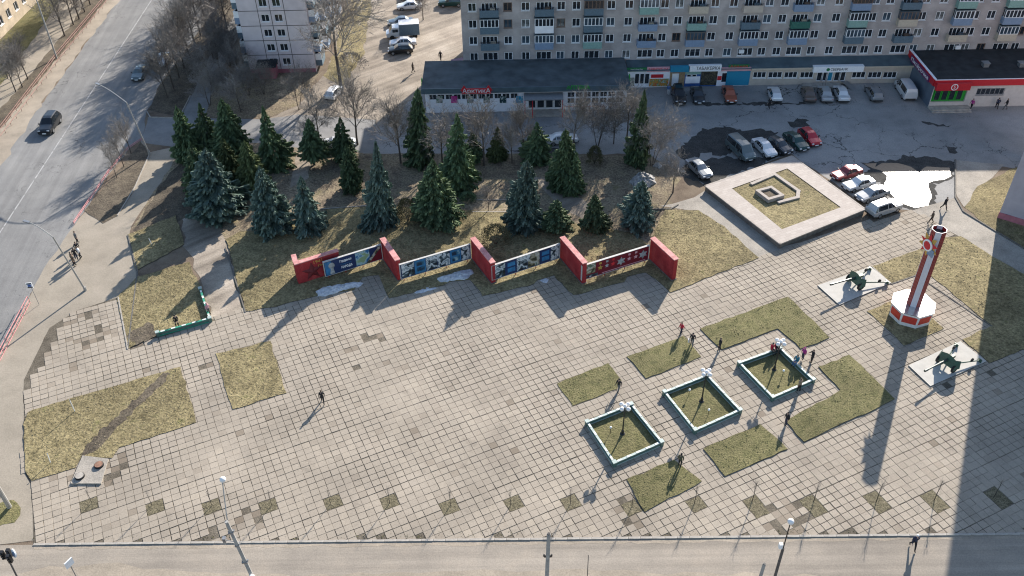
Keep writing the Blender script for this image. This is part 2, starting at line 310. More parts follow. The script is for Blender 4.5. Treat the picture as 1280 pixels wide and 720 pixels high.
sheet('path', [(226, 268), (258, 252), (284, 306), (306, 391), (266, 402), (263, 396), (250, 356), (232, 306)], .017, 'dirt_yard', .35)
sheet('path', [(372, 192), (392, 190), (385, 222), (362, 234)], .017, 'dirt_yard', .2)
sheet('path', [(668, 222), (690, 222), (745, 262), (758, 272), (745, 284), (700, 258)], .019, 'dirt_yard', .3)
# ------------------------------------------------------------------ lawns
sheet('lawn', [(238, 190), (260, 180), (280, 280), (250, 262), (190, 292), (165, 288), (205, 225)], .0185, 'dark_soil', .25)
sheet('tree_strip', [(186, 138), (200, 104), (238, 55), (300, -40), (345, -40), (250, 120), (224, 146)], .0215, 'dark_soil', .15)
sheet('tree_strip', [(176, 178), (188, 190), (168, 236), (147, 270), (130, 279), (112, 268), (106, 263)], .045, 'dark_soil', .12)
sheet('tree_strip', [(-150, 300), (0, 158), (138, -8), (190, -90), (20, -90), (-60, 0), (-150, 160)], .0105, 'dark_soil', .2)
sheet('footpath', [(-60, 160), (0, 105), (62, 18), (100, -40), (130, -40), (90, 30), (20, 115), (-60, 200)], .0145, 'pavement', .25)
sheet('lawn', [(-40, 92), (0, 50), (37, 12), (80, -50), (110, -50), (62, 20), (0, 108), (-60, 150)], .0185, 'green_lawn', .2)
sheet('lawn', [(405, 95), (420, 60), (440, -40), (470, -40), (455, 66), (430, 108)], .0085, 'dry_lawn', .3)
sheet('lawn', [(255, 120), (330, 60), (400, 92), (372, 132), (335, 148), (230, 146)], .0085, 'park_soil', .3)
sheet('driveway', [(224, 147.5), (238, 122), (262, 72), (292, 18), (312, 18), (282, 76), (264, 120), (254, 148)], .0225, 'asphalt', .2)
RAISED = {
 'm': ([(307, 390), (345, 384), (385, 373), (443, 363), (454, 347), (473, 345), (486, 374), (554, 357), (562, 353), (588, 350), (604, 371), (668, 356), (672, 351), (692, 345), (717, 370), (780, 353), (785, 347), (808, 341), (838, 366), (866, 356), (848, 333), (790, 292), (730, 282), (650, 268), (590, 264), (470, 258), (410, 262), (330, 290), (300, 290), (283, 300)], 'dry_lawn', .105),
 'n': ([(815, 296), (831, 263), (872, 264), (905, 284), (948, 323), (882, 349), (866, 355), (850, 334)], 'dry_lawn', .108),  # beds let into the paving: outline, material
 'a': ([(30, 532), (35, 517), (41, 513), (105, 494), (226, 459), (246, 529), (150, 560), (140, 574), (102, 571), (96, 585), (40, 603), (32, 590)], 'dry_lawn', .1),
 'b': ([(270, 443), (338, 427), (358, 492), (290, 513)], 'dry_lawn', .1),
 'c': ([(147, 372), (172, 347), (236, 328), (250, 358), (264, 397), (196, 420), (160, 437)], 'dry_lawn', .1),
 'd': ([(160, 294), (220, 270), (231, 306), (170, 339)], 'dry_lawn', .1),
 'e': ([(696, 480), (761, 455), (777, 476), (771, 487), (717, 508)], 'green_lawn', .1),
 'f': ([(784, 447), (855, 421), (877, 447), (807, 474)], 'green_lawn', .12),
 'g': ([(874, 412), (985, 372), (1037, 423), (1001, 437), (972, 412), (902, 438)], 'green_lawn', .14),
 'h': ([(1022, 460), (1062, 445), (1119, 500), (1004, 553), (981, 527), (1051, 489)], 'green_lawn', .15),
 'i': ([(878, 562), (950, 532), (984, 562), (906, 597)], 'green_lawn', .14),
 'j': ([(783, 601), (842, 576), (878, 602), (806, 640)], 'green_lawn', .12),
 'k': ([(1084, 390), (1132, 370), (1180, 411), (1130, 433)], 'dry_lawn', .1),
 'l': ([(1090, 334), (1152, 311), (1180, 298), (1200, 296), (1240, 321), (1330, 372), (1330, 418), (1236, 454), (1203, 425), (1239, 408), (1165, 347), (1144, 345.5), (1113, 355)], 'dry_lawn', .1)}
flat('bed_side', (.075, .066, .05), .95, var=.3, scale=3)
LAWNS = []
for k, (px, mt, hh) in RAISED.items():
    pl = jag(P(px), .8, .09, ord(k)); hh += .01; LAWNS.append((pl, hh, mt)); cen = sum((Vector(p) for p in pl), Vector()) / len(pl)
    bm = bmesh.new(); vs_ = [bm.verts.new((p[0], p[1], 0)) for p in pl]; f = bm.faces.new(vs_); f.normal_update()
    if f.normal.z < 0: f.normal_flip()
    r = bmesh.ops.extrude_face_region(bm, geom=[f]); top = [e for e in r['geom'] if isinstance(e, bmesh.types.BMFace)]
    for v in [e for e in r['geom'] if isinstance(e, bmesh.types.BMVert)]: v.co.z = hh
    for q in bm.faces: q.normal_update(); q.material_index = 0 if q.normal.z > .5 else 1
    bmesh.ops.delete(bm, geom=[q for q in bm.faces if q.normal.z < -.5], context='FACES_ONLY'); bmesh.ops.triangulate(bm, faces=[q for q in bm.faces if len(q.verts) > 4])
    d = bpy.data.meshes.new('lawn_bed'); bm.to_mesh(d); bm.free(); d.materials.append(MT[mt]); d.materials.append(MT['bed_side']); put('lawn_bed', d)['kind'] = 'structure'
sheet('worn_track', [(205, 466), (215, 466), (196, 486), (160, 520), (120, 562), (106, 571), (98, 578), (104, 560), (150, 516)], .116, 'dark_soil', .22, .35, 3)
sheet('worn_patch', [(160, 418), (185, 402), (196, 419), (166, 432)], .116, 'dark_soil', .35, .4, 4)
# ------------------------------------------------------------------ the square paved with slabs
PLAZA = P([(147, 372), (160, 437), (264, 400), (307, 390), (345, 384), (385, 373), (443, 363), (454, 347), (473, 345), (486, 374), (554, 357), (562, 353), (588, 350), (604, 371), (668, 356), (672, 351), (692, 345), (717, 370), (780, 353), (785, 347), (808, 341), (838, 366), (882, 350), (950, 325), (1040, 291), (1140, 262), (1200, 296), (1330, 372), (1330, 664), (1330, 667), (640, 674), (42, 681), (40, 603), (30, 590), (30, 475), (62, 410), (97, 388)])
me_ = bmesh.new(); f = me_.faces.new([me_.verts.new((p.x, p.y, .028)) for p in PLAZA]); f.normal_update()
if f.normal.z < 0: f.normal_flip()
bmesh.ops.triangulate(me_, faces=[f]); d = bpy.data.meshes.new('square_paving'); me_.to_mesh(d); me_.free(); d.materials.append(MT['joint_soil']); PAV = put('square_paving', d); PAV['kind'] = 'structure'
PITS = [(115, 629), (190, 632), (265, 632), (340, 632), (413, 630), (487, 629), (563, 632), (638, 632), (713, 630), (790, 633), (868, 629), (940, 627), (1017, 627), (1095, 628), (1168, 625), (1242, 622)]
HOLES = [(p, 0) for p, h_, m_ in LAWNS]
def deep(c, poly):
    d = 9
    for i in range(len(poly)):
        a = Vector(poly[i][:2]); b_ = Vector(poly[(i + 1) % len(poly)][:2]); e = b_ - a; q = Vector((c[0], c[1])) - a; t = max(0, min(1, q.dot(e) / max(1e-9, e.length_squared))); d = min(d, (q - e * t).length)
    return d
FIELD = P([(147, 372), (160, 437), (264, 400), (307, 384), (345, 376), (385, 365), (440, 352), (450, 340), (480, 338), (492, 366), (560, 345), (590, 343), (612, 362), (672, 345), (695, 338), (722, 362), (785, 340), (812, 334), (846, 358), (882, 342), (950, 318), (1040, 290), (1140, 262), (1200, 296), (1330, 372), (1330, 664), (1330, 675), (640, 680), (42, 686), (40, 603), (30, 590), (30, 475), (62, 410), (97, 388)])
PI = .735; PB = .69; O = G(640, 460); PITSET = set()
def cell(i, j): return O + UA * (i * PI) + UB * (j * PB + (j // 6) * .04)
def quad(c, a, b_): return [c + UA * sa * a / 2 + UB * sb * b_ / 2 for sa, sb in ((-1, -1), (1, -1), (1, 1), (-1, 1))]
PITP = []
for i, (x, y) in enumerate(PITS):
    c = G(x, y, 0) - O; i0 = math.floor(c.dot(UA) / PI); j0 = math.floor(c.dot(UB) / (PB + .04 / 6)); nj = 2 if i < 11 else 3
    for a in (0, 1):
        for b_ in range(nj): PITSET.add((i0 + a, j0 + b_ - (nj - 2)))
    p0, p1 = cell(i0, j0 - (nj - 2)), cell(i0 + 1, j0 + 1); PITP.append(quad((p0 + p1) / 2, 2 * PI - .08, nj * PB - .08))
PADS = [P([(1021.6, 358), (1088, 334.5), (1113.7, 354.8), (1048.7, 382.5)]), P([(1135, 458), (1200, 427.8), (1232.6, 453), (1162.5, 484)])]
SLAB = P([(104, 571), (136, 575), (127, 606), (89, 606)])
HOLES += [(q, 0) for q in PADS + [SLAB]]
BARE = [(75, 425, 1.4, .35), (130, 415, 1.5, .45), (110, 424, 1.4, .4), (60, 440, 1.3, .25), (40, 455, 1.2, .3), (95, 400, 2.2, .3), (465, 424, 1.2, .6), (438, 437, .6, .8), (447, 459, .6, .8), (95, 458, .5, .8), (180, 462, .5, .8), (258, 456, .5, .8), (980, 648, 1.8, .75), (1003, 634, 1.5, .5), (795, 640, 1.7, .6), (790, 627, 1.2, .5), (1195, 474, 1.0, .5), (1180, 478, .7, .5), (150, 580, 1.0, .8), (140, 600, .9, .7), (310, 650, 1.6, .35), (285, 655, 1.6, .4), (30, 470, 1.0, .5), (1240, 470, .8, .4)]
BARE = [(G(x, y), r, p) for x, y, r, p in BARE]
rn = random.Random(5); SL = []; CUT = []; DIRTY = []; KA, KB_ = G(42, 681), G(1290, 667.5); KN = Vector((-(KB_ - KA).y, (KB_ - KA).x, 0)).normalized()
for i in range(-92, 92):
    for j in range(-80, 80):
        c = cell(i, j)
        if not (30 < c.y < 105 and -48 < c.x < 52): continue
        if not inside(c, FIELD): continue
        if (i, j) in PITSET or any(inside(c, h_) and (k_ or deep(c, h_) > .42) for h_, k_ in HOLES): continue
        if any((c - q).length < r and rn.random() < p for q, r, p in BARE):
            if rn.random() < .62: DIRTY.append(c)
            continue
        south = (c - G(640, 672)).dot(Vector((0, 1, 0)))
        edge = (c - KA).dot(KN)
        if edge < .1 + .5 * rn.random() and rn.random() < .4: continue
        if edge < .65: CUT.append(c); continue
        SL.append((c, (c - Vector((0, 0, H))).length))
SL.sort(key=lambda q: q[1])
KA, KB_ = G(42, 681), G(1290, 667.5); KN = Vector((-(KB_ - KA).y, (KB_ - KA).x, 0)).normalized()
from mathutils import noise as mnoise
def slab_mesh(mb, c, rng, cut=False, dirty=False):
    t = min(1, max(0, rng.gauss(.56, .07)))
    if rng.random() < .009: t = rng.uniform(.05, .28)
    if dirty: t = rng.uniform(.0, .35)
    gp_ = rng.uniform(.02, .055) * (.45 + 1.0 * min(1, max(0, .5 + 1.3 * mnoise.noise((c[0] * .13, c[1] * .13, 3))))) ; a = PI / 2 - gp_ / 2; b2 = PB / 2 - gp_ / 2; rz = TH + rng.gauss(0, .012); h_ = .06 + rng.gauss(0, .005) + .014 * mnoise.noise((c[0] * .2, c[1] * .2, 0)) - .02 * dirty; tx, ty = rng.gauss(0, .006), rng.gauss(0, .006)
    if cut:
        q = [(Vector(c) + UA * x + UB * y) for x, y in ((-a, -b2), (a, -b2), (a, b2), (-a, b2))]; out = []
        for i in range(4):
            p, n_ = q[i], q[(i + 1) % 4]; dp, dn = (p - KA).dot(KN) - .1, (n_ - KA).dot(KN) - .1
            if dp > 0: out.append(p)
            if dp * dn < 0: out.append(p.lerp(n_, dp / (dp - dn)))
        if len(out) > 2: mb.face([(p.x, p.y, h_) for p in out], 0, t)
        return
    ca, sa = cos(rz), sin(rz); ox, oy = rng.gauss(0, .008), rng.gauss(0, .008); vs = []
    for k, z in ((1, .02), (1, h_ - .012), (.975, h_)):
        for x, y in ((-a, -b2), (a, -b2), (a, b2), (-a, b2)):
            x *= k; y *= k; vs.append((c[0] + ox + x * ca - y * sa, c[1] + oy + x * sa + y * ca, z + (x * tx + y * ty) * (z > .03)))
    mb.mesh(vs, [(8, 9, 10, 11)] + [(b_ + i, b_ + (i + 1) % 4, b_ + (i + 1) % 4 + 4, b_ + i + 4) for b_ in (0, 4) for i in range(4)], 0, t)
rng = random.Random(11); var = []
for k in range(14):
    mb = MB(); slab_mesh(mb, (0, 0, 0), rng); var.append(mb.data('paving_slab', 'tile', tint=True))
mb = MB(); SL300 = []
vis = [q for q in SL if 0]  # (kept simple: the slabs nearest to the camera show largest)
for q, (c, dd) in enumerate(SL):
    if q < 300: o = put('paving_slab', var[rng.randrange(14)], PAV, (c.x, c.y, 0))
    else: slab_mesh(mb, c, rng)
for c in CUT: slab_mesh(mb, c, rng, True)
for c in DIRTY: slab_mesh(mb, c, rng, False, True)
o = mb.build('paving_slabs', 'tile', PAV, tint=True); o['kind'] = 'stuff'
for pq in PITP:
    mb = MB(); mb.prism(jag(pq, .3, .08, int(pq[0].x * 7) % 99), .0, .05); struct('tree_pit', mb, 'pit_soil')
# weeds and earth along the street edge, kerb stones
kb = MB(); kb.box((0, 0, .02), (.98, .2, .12)); kd = kb.data('kerb_stone', 'kerb')
KERB = empty('kerb', (0, 0, 0)); KERB['kind'] = 'structure'
a, b_ = G(42, 681), G(1290, 667.5); k = int((b_ - a).length)
for i in range(k): put('kerb_stone', kd, KERB, a.lerp(b_, (i + .5) / k) + Vector((0, 0, .02 + rn.uniform(-.012, .012))), atan2((b_ - a).y, (b_ - a).x) + rn.gauss(0, .006))
flat('stone_edge', (.34, .31, .27), .9, var=.25, scale=2)
def edging(pxs, w_=.14, h_=.12, mat='kerb_dark', z=0, name='edging'):
    r = empty(name, (0, 0, 0)); r['kind'] = 'structure'
    for p, q in zip(pxs, pxs[1:]):
        p, q = G(*p), G(*q); k = max(1, int((q - p).length / 1.0)); kl = (q - p).length / k; mb = MB(); mb.box((0, 0, h_ / 2), (kl - .02, w_, h_)); dd = mb.data('edging_stone', mat)
        for i in range(k): put('edging_stone', dd, r, p.lerp(q, (i + .5) / k) + Vector((0, 0, z + rn.uniform(-.01, .01))), atan2((q - p).y, (q - p).x) + rn.gauss(0, .008))
    return r
edging([(282, 310), (307, 391)]); edging([(160, 294), (172, 340), (160, 437)]); edging([(148, 372), (160, 437)], mat='kerb')
edging([(188, 191), (168, 236), (147, 270)], mat='stone_edge'); edging([(184, 140), (188, 147), (224, 148), (238, 120)], mat='stone_edge')
edging([(590, 265.5), (642, 265.5)], mat='stone_edge'); edging([(594, 250), (642, 250)], mat='stone_edge'); edging([(1194, 200), (1194, 247), (1204, 265), (1330, 342)], .18, .14)
edging([(815, 262), (838, 262), (848, 256)]); edging([(400, 262), (470, 257)], mat='stone_edge'); edging([(1090, 334), (1113, 355)], mat='kerb'); edging([(1113, 356), (1146, 344.5), (1240, 409)])
# grass standing on the lawns
mb = MB(); rg = random.Random(3)
def tufts(poly, z, dens, hh, lo):
    xs = [p[0] for p in poly]; ys = [p[1] for p in poly]; n_ = int((max(xs) - min(xs)) * (max(ys) - min(ys)) * dens)
    for _ in range(min(n_, 26000)):
        x, y = rg.uniform(min(xs), max(xs)), rg.uniform(min(ys), max(ys))
        if not inside((x, y), poly): continue
        t = rg.random()
        for k in range(2):
            a = rg.uniform(0, 6.28); l = rg.uniform(.5, 1.2) * hh; w_ = .05; lx, ly = cos(a) * l * .8, sin(a) * l * .8
            mb.face([(x - sin(a) * w_, y + cos(a) * w_, z), (x + sin(a) * w_, y - cos(a) * w_, z), (x + lx, y + ly, z + l * .7)], lo, t)
leafy('dry_grass', (.12, .097, .058), (.255, .21, .13)); leafy('green_grass', (.085, .088, .036), (.165, .152, .07))
for pl, hh, mt in LAWNS: tufts(pl, hh - .01, 7 if len(pl) < 60 else 5, .11, 0 if mt == 'dry_lawn' else 1)
tufts(P([(42, 677), (42, 671), (640, 664), (1280, 659), (1280, 667), (640, 672)]), .03, 9, .09, 1)
o = mb.build('grass', ['dry_grass', 'green_grass'], tint=True); tag(o, 'short dry spring grass standing on the lawns and beds of the square', 'grass', kind='stuff')
# ------------------------------------------------------------------ building materials
bricky('grey_brick', (.385, .345, .33), (.44, .39, .37), (.36, .325, .315), .26, .075, .01)
bricky('yellow_brick', (.42, .33, .23), (.50, .41, .29), (.38, .33, .27), .26, .09, .014)
flat('panel_lilac', (.58, .52, .53), .9, var=.08, scale=1); flat('panel_joint', (.10, .09, .09), .9)
flat('frame_white', (.80, .81, .82), .5, var=.06); flat('frame_brown', (.16, .10, .07), .6); flat('plinth_pink', (.36, .13, .16), .9, var=.15, scale=2)
flat('glass_dark', (.018, .024, .032), .06, var=.3, scale=.7, spec=.8); flat('glass_blue', (.05, .075, .10), .08, var=.5, scale=.9, spec=.8); printed('glass_curtain', [(.03, .035, .04), (.10, .11, .115), (.26, .26, .25)], .8); flat('curtain', (.32, .33, .33), .5, var=.4, scale=3)
flat('roof_felt', (.075, .09, .097), .9, var=.35, scale=.6, bump=.3); flat('roof_black', (.022, .024, .026), .92, var=.5, scale=.7, bump=.3); flat('roof_metal', (.085, .125, .145), .55, metal=.2, var=.2, scale=.8)
flat('white_wall', (.80, .80, .83), .85, var=.1, scale=1); flat('beige_wall', (.50, .43, .36), .9, var=.1, scale=1.2); flat('store_tile', (.52, .48, .45), .8, var=.08, scale=2)
flat('store_side', (.10, .13, .17), .8, var=.1, scale=1); flat('red_paint', (.48, .012, .022), .5, var=.08); flat('green_paint', (.02, .32, .035), .5, var=.1); flat('purple_paint', (.14, .025, .10), .5)
flat('cyan_paint', (.012, .22, .36), .5, var=.08); flat('blue_paint', (.03, .10, .30), .5); flat('lblue_paint', (.20, .27, .38), .7, var=.1); flat('slate_paint', (.10, .15, .19), .7, var=.15); flat('mint_paint', (.22, .36, .32), .7, var=.12); flat('dgreen_paint', (.03, .13, .10), .7, var=.15)
flat('cream_paint', (.50, .43, .34), .7, var=.1); flat('tan_tile', (.27, .19, .11), .8, var=.25, scale=5); flat('pink_sign', (.62, .33, .36), .6); flat('sign_green', (.01, .16, .05), .5); flat('black_letter', (.015, .015, .018), .6); flat('white_letter', (.8, .8, .8), .5); flat('red_letter', (.55, .02, .03), .5)
flat('metal_grey', (.30, .31, .32), .45, metal=.6, var=.15); flat('dark_metal', (.035, .037, .04), .5, metal=.3); flat('eave_brown', (.16, .07, .05), .7); flat('steel_shiny', (.62, .63, .64), .25, metal=.9)
printed('poster_pink', [(.45, .02, .20), (.60, .10, .35)], 2); printed('poster_mixed', [(.05, .07, .08), (.30, .30, .28), (.55, .5, .45), (.08, .2, .12)], 3); printed('poster_dark', [(.01, .03, .04), (.03, .08, .08), (.55, .58, .55)], 3)
printed('poster_blue', [(.01, .22, .42), (.02, .32, .5), (.6, .65, .7)], 2); printed('poster_food', [(.45, .48, .5), (.10, .22, .06), (.55, .30, .05), (.5, .05, .05)], 3.5); printed('poster_camo', [(.02, .02, .015), (.06, .055, .04), (.10, .09, .06)], 3)
SF = H / 60.0
def facade(mb, x0, x1, z0, z1, y, ops, dep=.14, mi=0):
    """a wall facing -y with real openings and their reveals"""
    xs = sorted(set([x0, x1] + [v for o in ops for v in (o[0], o[1])])); zs = sorted(set([z0, z1] + [v for o in ops for v in (o[2], o[3])]))
    for j in range(len(zs) - 1):
        run = None; zc = (zs[j] + zs[j + 1]) / 2
        for i in range(len(xs)):
            hole = i < len(xs) - 1 and any(o[0] < (xs[i] + xs[i + 1]) / 2 < o[1] and o[2] < zc < o[3] for o in ops)
            if i == len(xs) - 1 or hole:
                if run is not None: mb.face([(run, y, zs[j]), (xs[i], y, zs[j]), (xs[i], y, zs[j + 1]), (run, y, zs[j + 1])], mi); run = None
            elif run is None: run = xs[i]
    for a, b_, c, d in ops:
        q = y + dep
        mb.face([(a, y, c), (a, y, d), (a, q, d), (a, q, c)], mi); mb.face([(b_, y, c), (b_, q, c), (b_, q, d), (b_, y, d)], mi)
        mb.face([(a, y, c), (a, q, c), (b_, q, c), (b_, y, c)], mi); mb.face([(a, y, d), (b_, y, d), (b_, q, d), (a, q, d)], mi)
WM = {}
def window(parent, a, b_, c, d, y, n_=2, frame='frame_white', glass='glass_dark', t=.075, sill=True, dep=.12, tf=None):
    """a framed window in an opening (children: pane); y is the wall face"""
    k = (round(b_ - a, 2), round(d - c, 2), n_, frame, glass, sill, t)
    if k not in WM:
        w_, h_ = b_ - a, d - c; mb = MB()
        for x in (-w_ / 2 + t / 2, w_ / 2 - t / 2): mb.box((x, 0, 0), (t, .07, h_))
        for z in (-h_ / 2 + t / 2, h_ / 2 - t / 2): mb.box((0, 0, z), (w_ - 2 * t, .07, t))
        for i in range(1, n_): mb.box((-w_ / 2 + w_ * i / n_, 0, 0), (t * .8, .066, h_ - 2 * t))
        if sill: mb.box((0, -.12, -h_ / 2 - .03), (w_ + .1, .2, .04))
        g = MB(); g.box((0, .012, 0), (w_ - t, .02, h_ - t)); WM[k] = (mb.data('window', frame), g.data('pane', glass))
    o = put('window', WM[k][0], parent, ((a + b_) / 2, y + dep, (c + d) / 2)); put('pane', WM[k][1], o)
    if tf: o.matrix_local = tf @ Matrix.Translation(((a + b_) / 2, y + dep, (c + d) / 2))
    return o
# ------------------------------------------------------------------ five-storey apartment block
YF = 118.3 * SF; XL = -6.2 * SF; XR = 96 * SF; ZT = 12.75 * SF
rows = [4.25 * SF, 6.63 * SF, 9.0 * SF, 11.38 * SF]
wpx = [591, 635, 657, 701, 720, 763, 785, 829, 847, 891, 914, 958, 977, 1021, 1044, 1089, 1107, 1151, 1173, 1217, 1237]
bpx = [612, 680, 741, 809, 870, 937, 999, 1070, 1132, 1200, 1262]
WX = [onY(x, 33 - (x - 600) * .012, YF).x for x in wpx]; BX = [onY(x, 33 - (x - 600) * .012, YF).x for x in bpx]
step = (BX[-1] - BX[0]) / 5
for k in range(1, 4):   # the block goes on beyond the frame
    WX += [v + step * k for v in WX[-4 * 1 - (0):][-4:]] if k == 1 else [v + step for v in WX[-4:]]
    BX += [BX[-2] + step, BX[-1] + step]
WX = [v for v in WX if v < XR - 1.2]; BX = [v for v in BX if v < XR - 2]
AB = empty('apartment_block', (0, 0, 0)); tag(AB, 'long grey brick five-storey apartment block with balconies behind the shops', 'building')
ops = []
for z in rows:
    for x in WX: ops.append((x - .62, x + .62, z - .66, z + .62))
    for x in BX: ops.append((x - 1.15, x + 1.15, z - .66, z + .62))
mb = MB(); facade(mb, XL, XR, 0, ZT, YF, ops, .16)
mb.face([(XL, YF + 13, 0), (XL, YF, 0), (XL, YF, ZT), (XL, YF + 13, ZT)]); mb.face([(XR, YF, 0), (XR, YF + 13, 0), (XR, YF + 13, ZT), (XR, YF, ZT)]); mb.face([(XR, YF + 13, 0), (XL, YF + 13, 0), (XL, YF + 13, ZT), (XR, YF + 13, ZT)])
mb.build('wall', 'grey_brick', AB)
mb = MB(); mb.box(((XL + XR) / 2, YF + 6.5, ZT + .1), (XR - XL + .9, 13.9, .2)); ro = mb.build('roof', 'eave_brown', AB)
for x in (8, 22, 36, 50, 62.4): mb = MB(); mb.box((x * SF, YF + 6.5, ZT + .75), (1.4, 1.0, 1.1)).box((x * SF, YF + 6.5, ZT + 1.35), (1.7, 1.3, .12)); mb.build('vent_shaft', 'grey_brick', ro)
rw = random.Random(8)
for zi, z in enumerate(rows):
    for x in WX: window(AB, x - .62, x + .62, z - .66, z + .62, YF, 2, 'frame_brown' if rw.random() < .08 else 'frame_white', rw.choice(['glass_dark'] * 7 + ['glass_blue', 'glass_blue', 'glass_curtain']), t=.1)
    for x in BX: window(AB, x - 1.15, x + 1.15, z - .66, z + .62, YF, 4 if zi else 3, 'frame_white', 'glass_dark', sill=zi == 0, t=.1)
pal = ['slate_paint', 'lblue_paint', 'mint_paint', 'slate_paint', 'cream_paint', 'lblue_paint', 'dgreen_paint', 'slate_paint']
colour = {(0, 3): 'slate_paint', (0, 2): 'slate_paint', (0, 1): 'slate_paint', (1, 3): 'slate_paint', (1, 2): 'white_wall', (1, 1): 'lblue_paint', (2, 3): 'slate_paint', (2, 2): 'slate_paint', (2, 1): 'mint_paint', (3, 3): 'mint_paint', (3, 2): 'lblue_paint', (3, 1): 'lblue_paint', (4, 3): 'cream_paint', (4, 2): 'mint_paint', (4, 1): 'lblue_paint', (5, 3): 'beige_wall', (5, 2): 'slate_paint', (5, 1): 'lblue_paint', (6, 3): 'lblue_paint', (6, 2): 'dgreen_paint', (6, 1): 'lblue_paint', (7, 3): 'lblue_paint', (7, 2): 'mint_paint', (7, 1): 'slate_paint', (8, 2): 'cream_paint', (8, 1): 'slate_paint', (9, 3): 'mint_paint', (9, 2): 'lblue_paint', (9, 1): 'cream_paint', (10, 3): 'mint_paint', (10, 2): 'lblue_paint', (10, 1): 'cream_paint'}
openb = {(0, 3), (0, 1), (1, 3), (3, 2), (3, 1), (4, 3), (4, 2), (5, 3), (5, 2), (6, 3), (6, 2), (8, 3), (8, 1), (9, 1)}
for bi, x in enumerate(BX):
    for zi in (1, 2, 3):
        z = rows[zi]; cm = colour.get((bi, zi), pal[(bi * 3 + zi) % 8]); w_ = 2.75; d_ = .95; zf = z - 1.12
        mb = MB(); mb.box((x, YF - d_ / 2, zf), (w_, d_ - .004, .14)); mb.box((x, YF - d_ + .03, zf + .52), (w_, .06, .9))
        for s in (-1, 1): mb.box((x + s * (w_ / 2 - .03), YF - d_ / 2 + .03, zf + .52), (.06, d_ - .07, .9))
        bo = mb.build('balcony', cm, AB)
        if (bi, zi) in openb:
            mb = MB()
            for i in range(9): mb.tube((x - w_ / 2 + .1 + i * (w_ - .2) / 8, YF - d_ + .03, zf + .97), (x - w_ / 2 + .1 + i * (w_ - .2) / 8, YF - d_ + .03, zf + 1.2), .015, n=4)
            mb.box((x, YF - d_ + .03, zf + 1.22), (w_, .06, .05)); mb.build('railing', 'dark_metal', bo)
            mb = MB(); mb.box((x + .5, YF - .4, zf + .6), (.7, .4, 1.0)); mb.build('cupboard', rw.choice(['frame_brown', 'cream_paint', 'slate_paint']), bo)
        else:
            mb = MB(); hh = 1.18; zc = zf + .97 + hh / 2
            for i in range(6): mb.box((x - w_ / 2 + .04 + i * (w_ - .08) / 5, YF - d_ + .04, zc), (.1, .06, hh))
            for q in (-1, 1):
                mb.box((x, YF - d_ + .042, zc + q * (hh / 2 - .03)), (w_ - .01, .06, .07))
                mb.box((x + q * (w_ / 2 - .035), YF - d_ / 2, zc), (.06, .05, hh)); mb.box((x + q * (w_ / 2 - .036), YF - d_ / 2, zc + hh / 2 - .03), (.05, d_ - .1, .05))
            mb.build('glazing_frame', 'frame_white' if (bi + zi) % 5 else 'frame_brown', bo)
            mb = MB(); mb.box((x, YF - d_ + .05, zc), (w_ - .1, .012, hh - .06))
            for q in (-1, 1): mb.box((x + q * (w_ / 2 - .04), YF - d_ / 2, zc), (.012, d_ - .12, hh - .06))
            mb.build('pane', 'glass_dark' if (bi * 2 + zi) % 3 else 'glass_blue', bo)
            mb = MB(); mb.box((x, YF - d_ / 2, zc + hh / 2 + .045), (w_ + .1, d_ + .05, .06)); mb.build('balcony_roof', 'roof_metal', bo)
for i in range(0, len(WX) - 1):
    if WX[i + 1] - WX[i] < 2.6 * SF and i % 2 == 0 and i > 2:
        x = (WX[i] + WX[i + 1]) / 2
        if i % 4 == 0 or i % 6 == 2: mb = MB(); mb.tube((x, YF - .08, 3.2), (x, YF - .08, ZT), .06, n=6); mb.build('drainpipe', 'dark_metal', AB)
for x, z in ((onY(926, 66, YF).x, 4.4 * SF), (onY(1196, 61, YF).x, 4.4 * SF), (onY(1143, 25, YF).x, 8.6 * SF)):
    mb = MB(); mb.box((x, YF - .2, z), (.75, .32, .5)); mb.build('air_conditioner', 'frame_white', AB)
# ------------------------------------------------------------------ row of shops at the foot of the block
YA = 116.5 * SF; XA0 = onY(783, 100, YA).x; XA1 = onY(1146, 95, YA).x; ZA = 2.85 * SF
AX_ = lambda x: onY(x, 97, YA).x
def px_rect(x0, x1, y0, y1, Y): p, q = onY(x0, y0, Y), onY(x1, y1, Y); return (min(p.x, q.x), max(p.x, q.x), max(0.02, min(p.z, q.z)), max(p.z, q.z))
SH = empty('shop_row', (0, 0, 0)); tag(SH, 'low row of small shops with coloured signs along the foot of the apartment block', 'shops')
xb = AX_(937)
wops = [px_rect(x0, x1, 90, 97.5, YA) for x0, x1 in ((942, 957), (961, 977), (981, 996), (1001, 1016), (1066, 1081), (1086, 1101), (1105, 1120))]
bank = [px_rect(a, a + 5.2, 88, 101.5, YA) for a in (1022.5, 1028.5, 1034.5, 1044.5, 1050.5)]
mb = MB(); facade(mb, xb, XA1, 0, ZA, YA, wops + bank, .14); mb.build('wall', 'beige_wall', SH)
for a in wops: window(SH, *a, YA, 3, t=.09)
for i, a in enumerate(bank): window(SH, *a, YA, 1, 'frame_white', 'glass_dark' if i != 2 else 'cyan_paint', t=.1, sill=False)
lops = [px_rect(793.5, 799, 92, 105.5, YA), px_rect(800, 805, 92, 105.5, YA), px_rect(806, 811.5, 92, 105.5, YA), px_rect(840.5, 847.5, 92, 107.5, YA), px_rect(858.5, 864, 93, 99.5, YA), px_rect(865, 870.5, 93, 99.5, YA), px_rect(902.5, 908, 91, 103.5, YA)]
segs = [(783, 837, 'white_wall', lops[:3]), (837, 856, 'tan_tile', lops[3:4]), (856, 896, 'blue_paint', lops[4:6]), (896, 937, 'white_wall', lops[6:])]
for x0, x1, mt, op in segs:
    mb = MB(); facade(mb, AX_(x0), AX_(x1), 0, ZA, YA, op, .14); mb.build('wall', mt, SH)
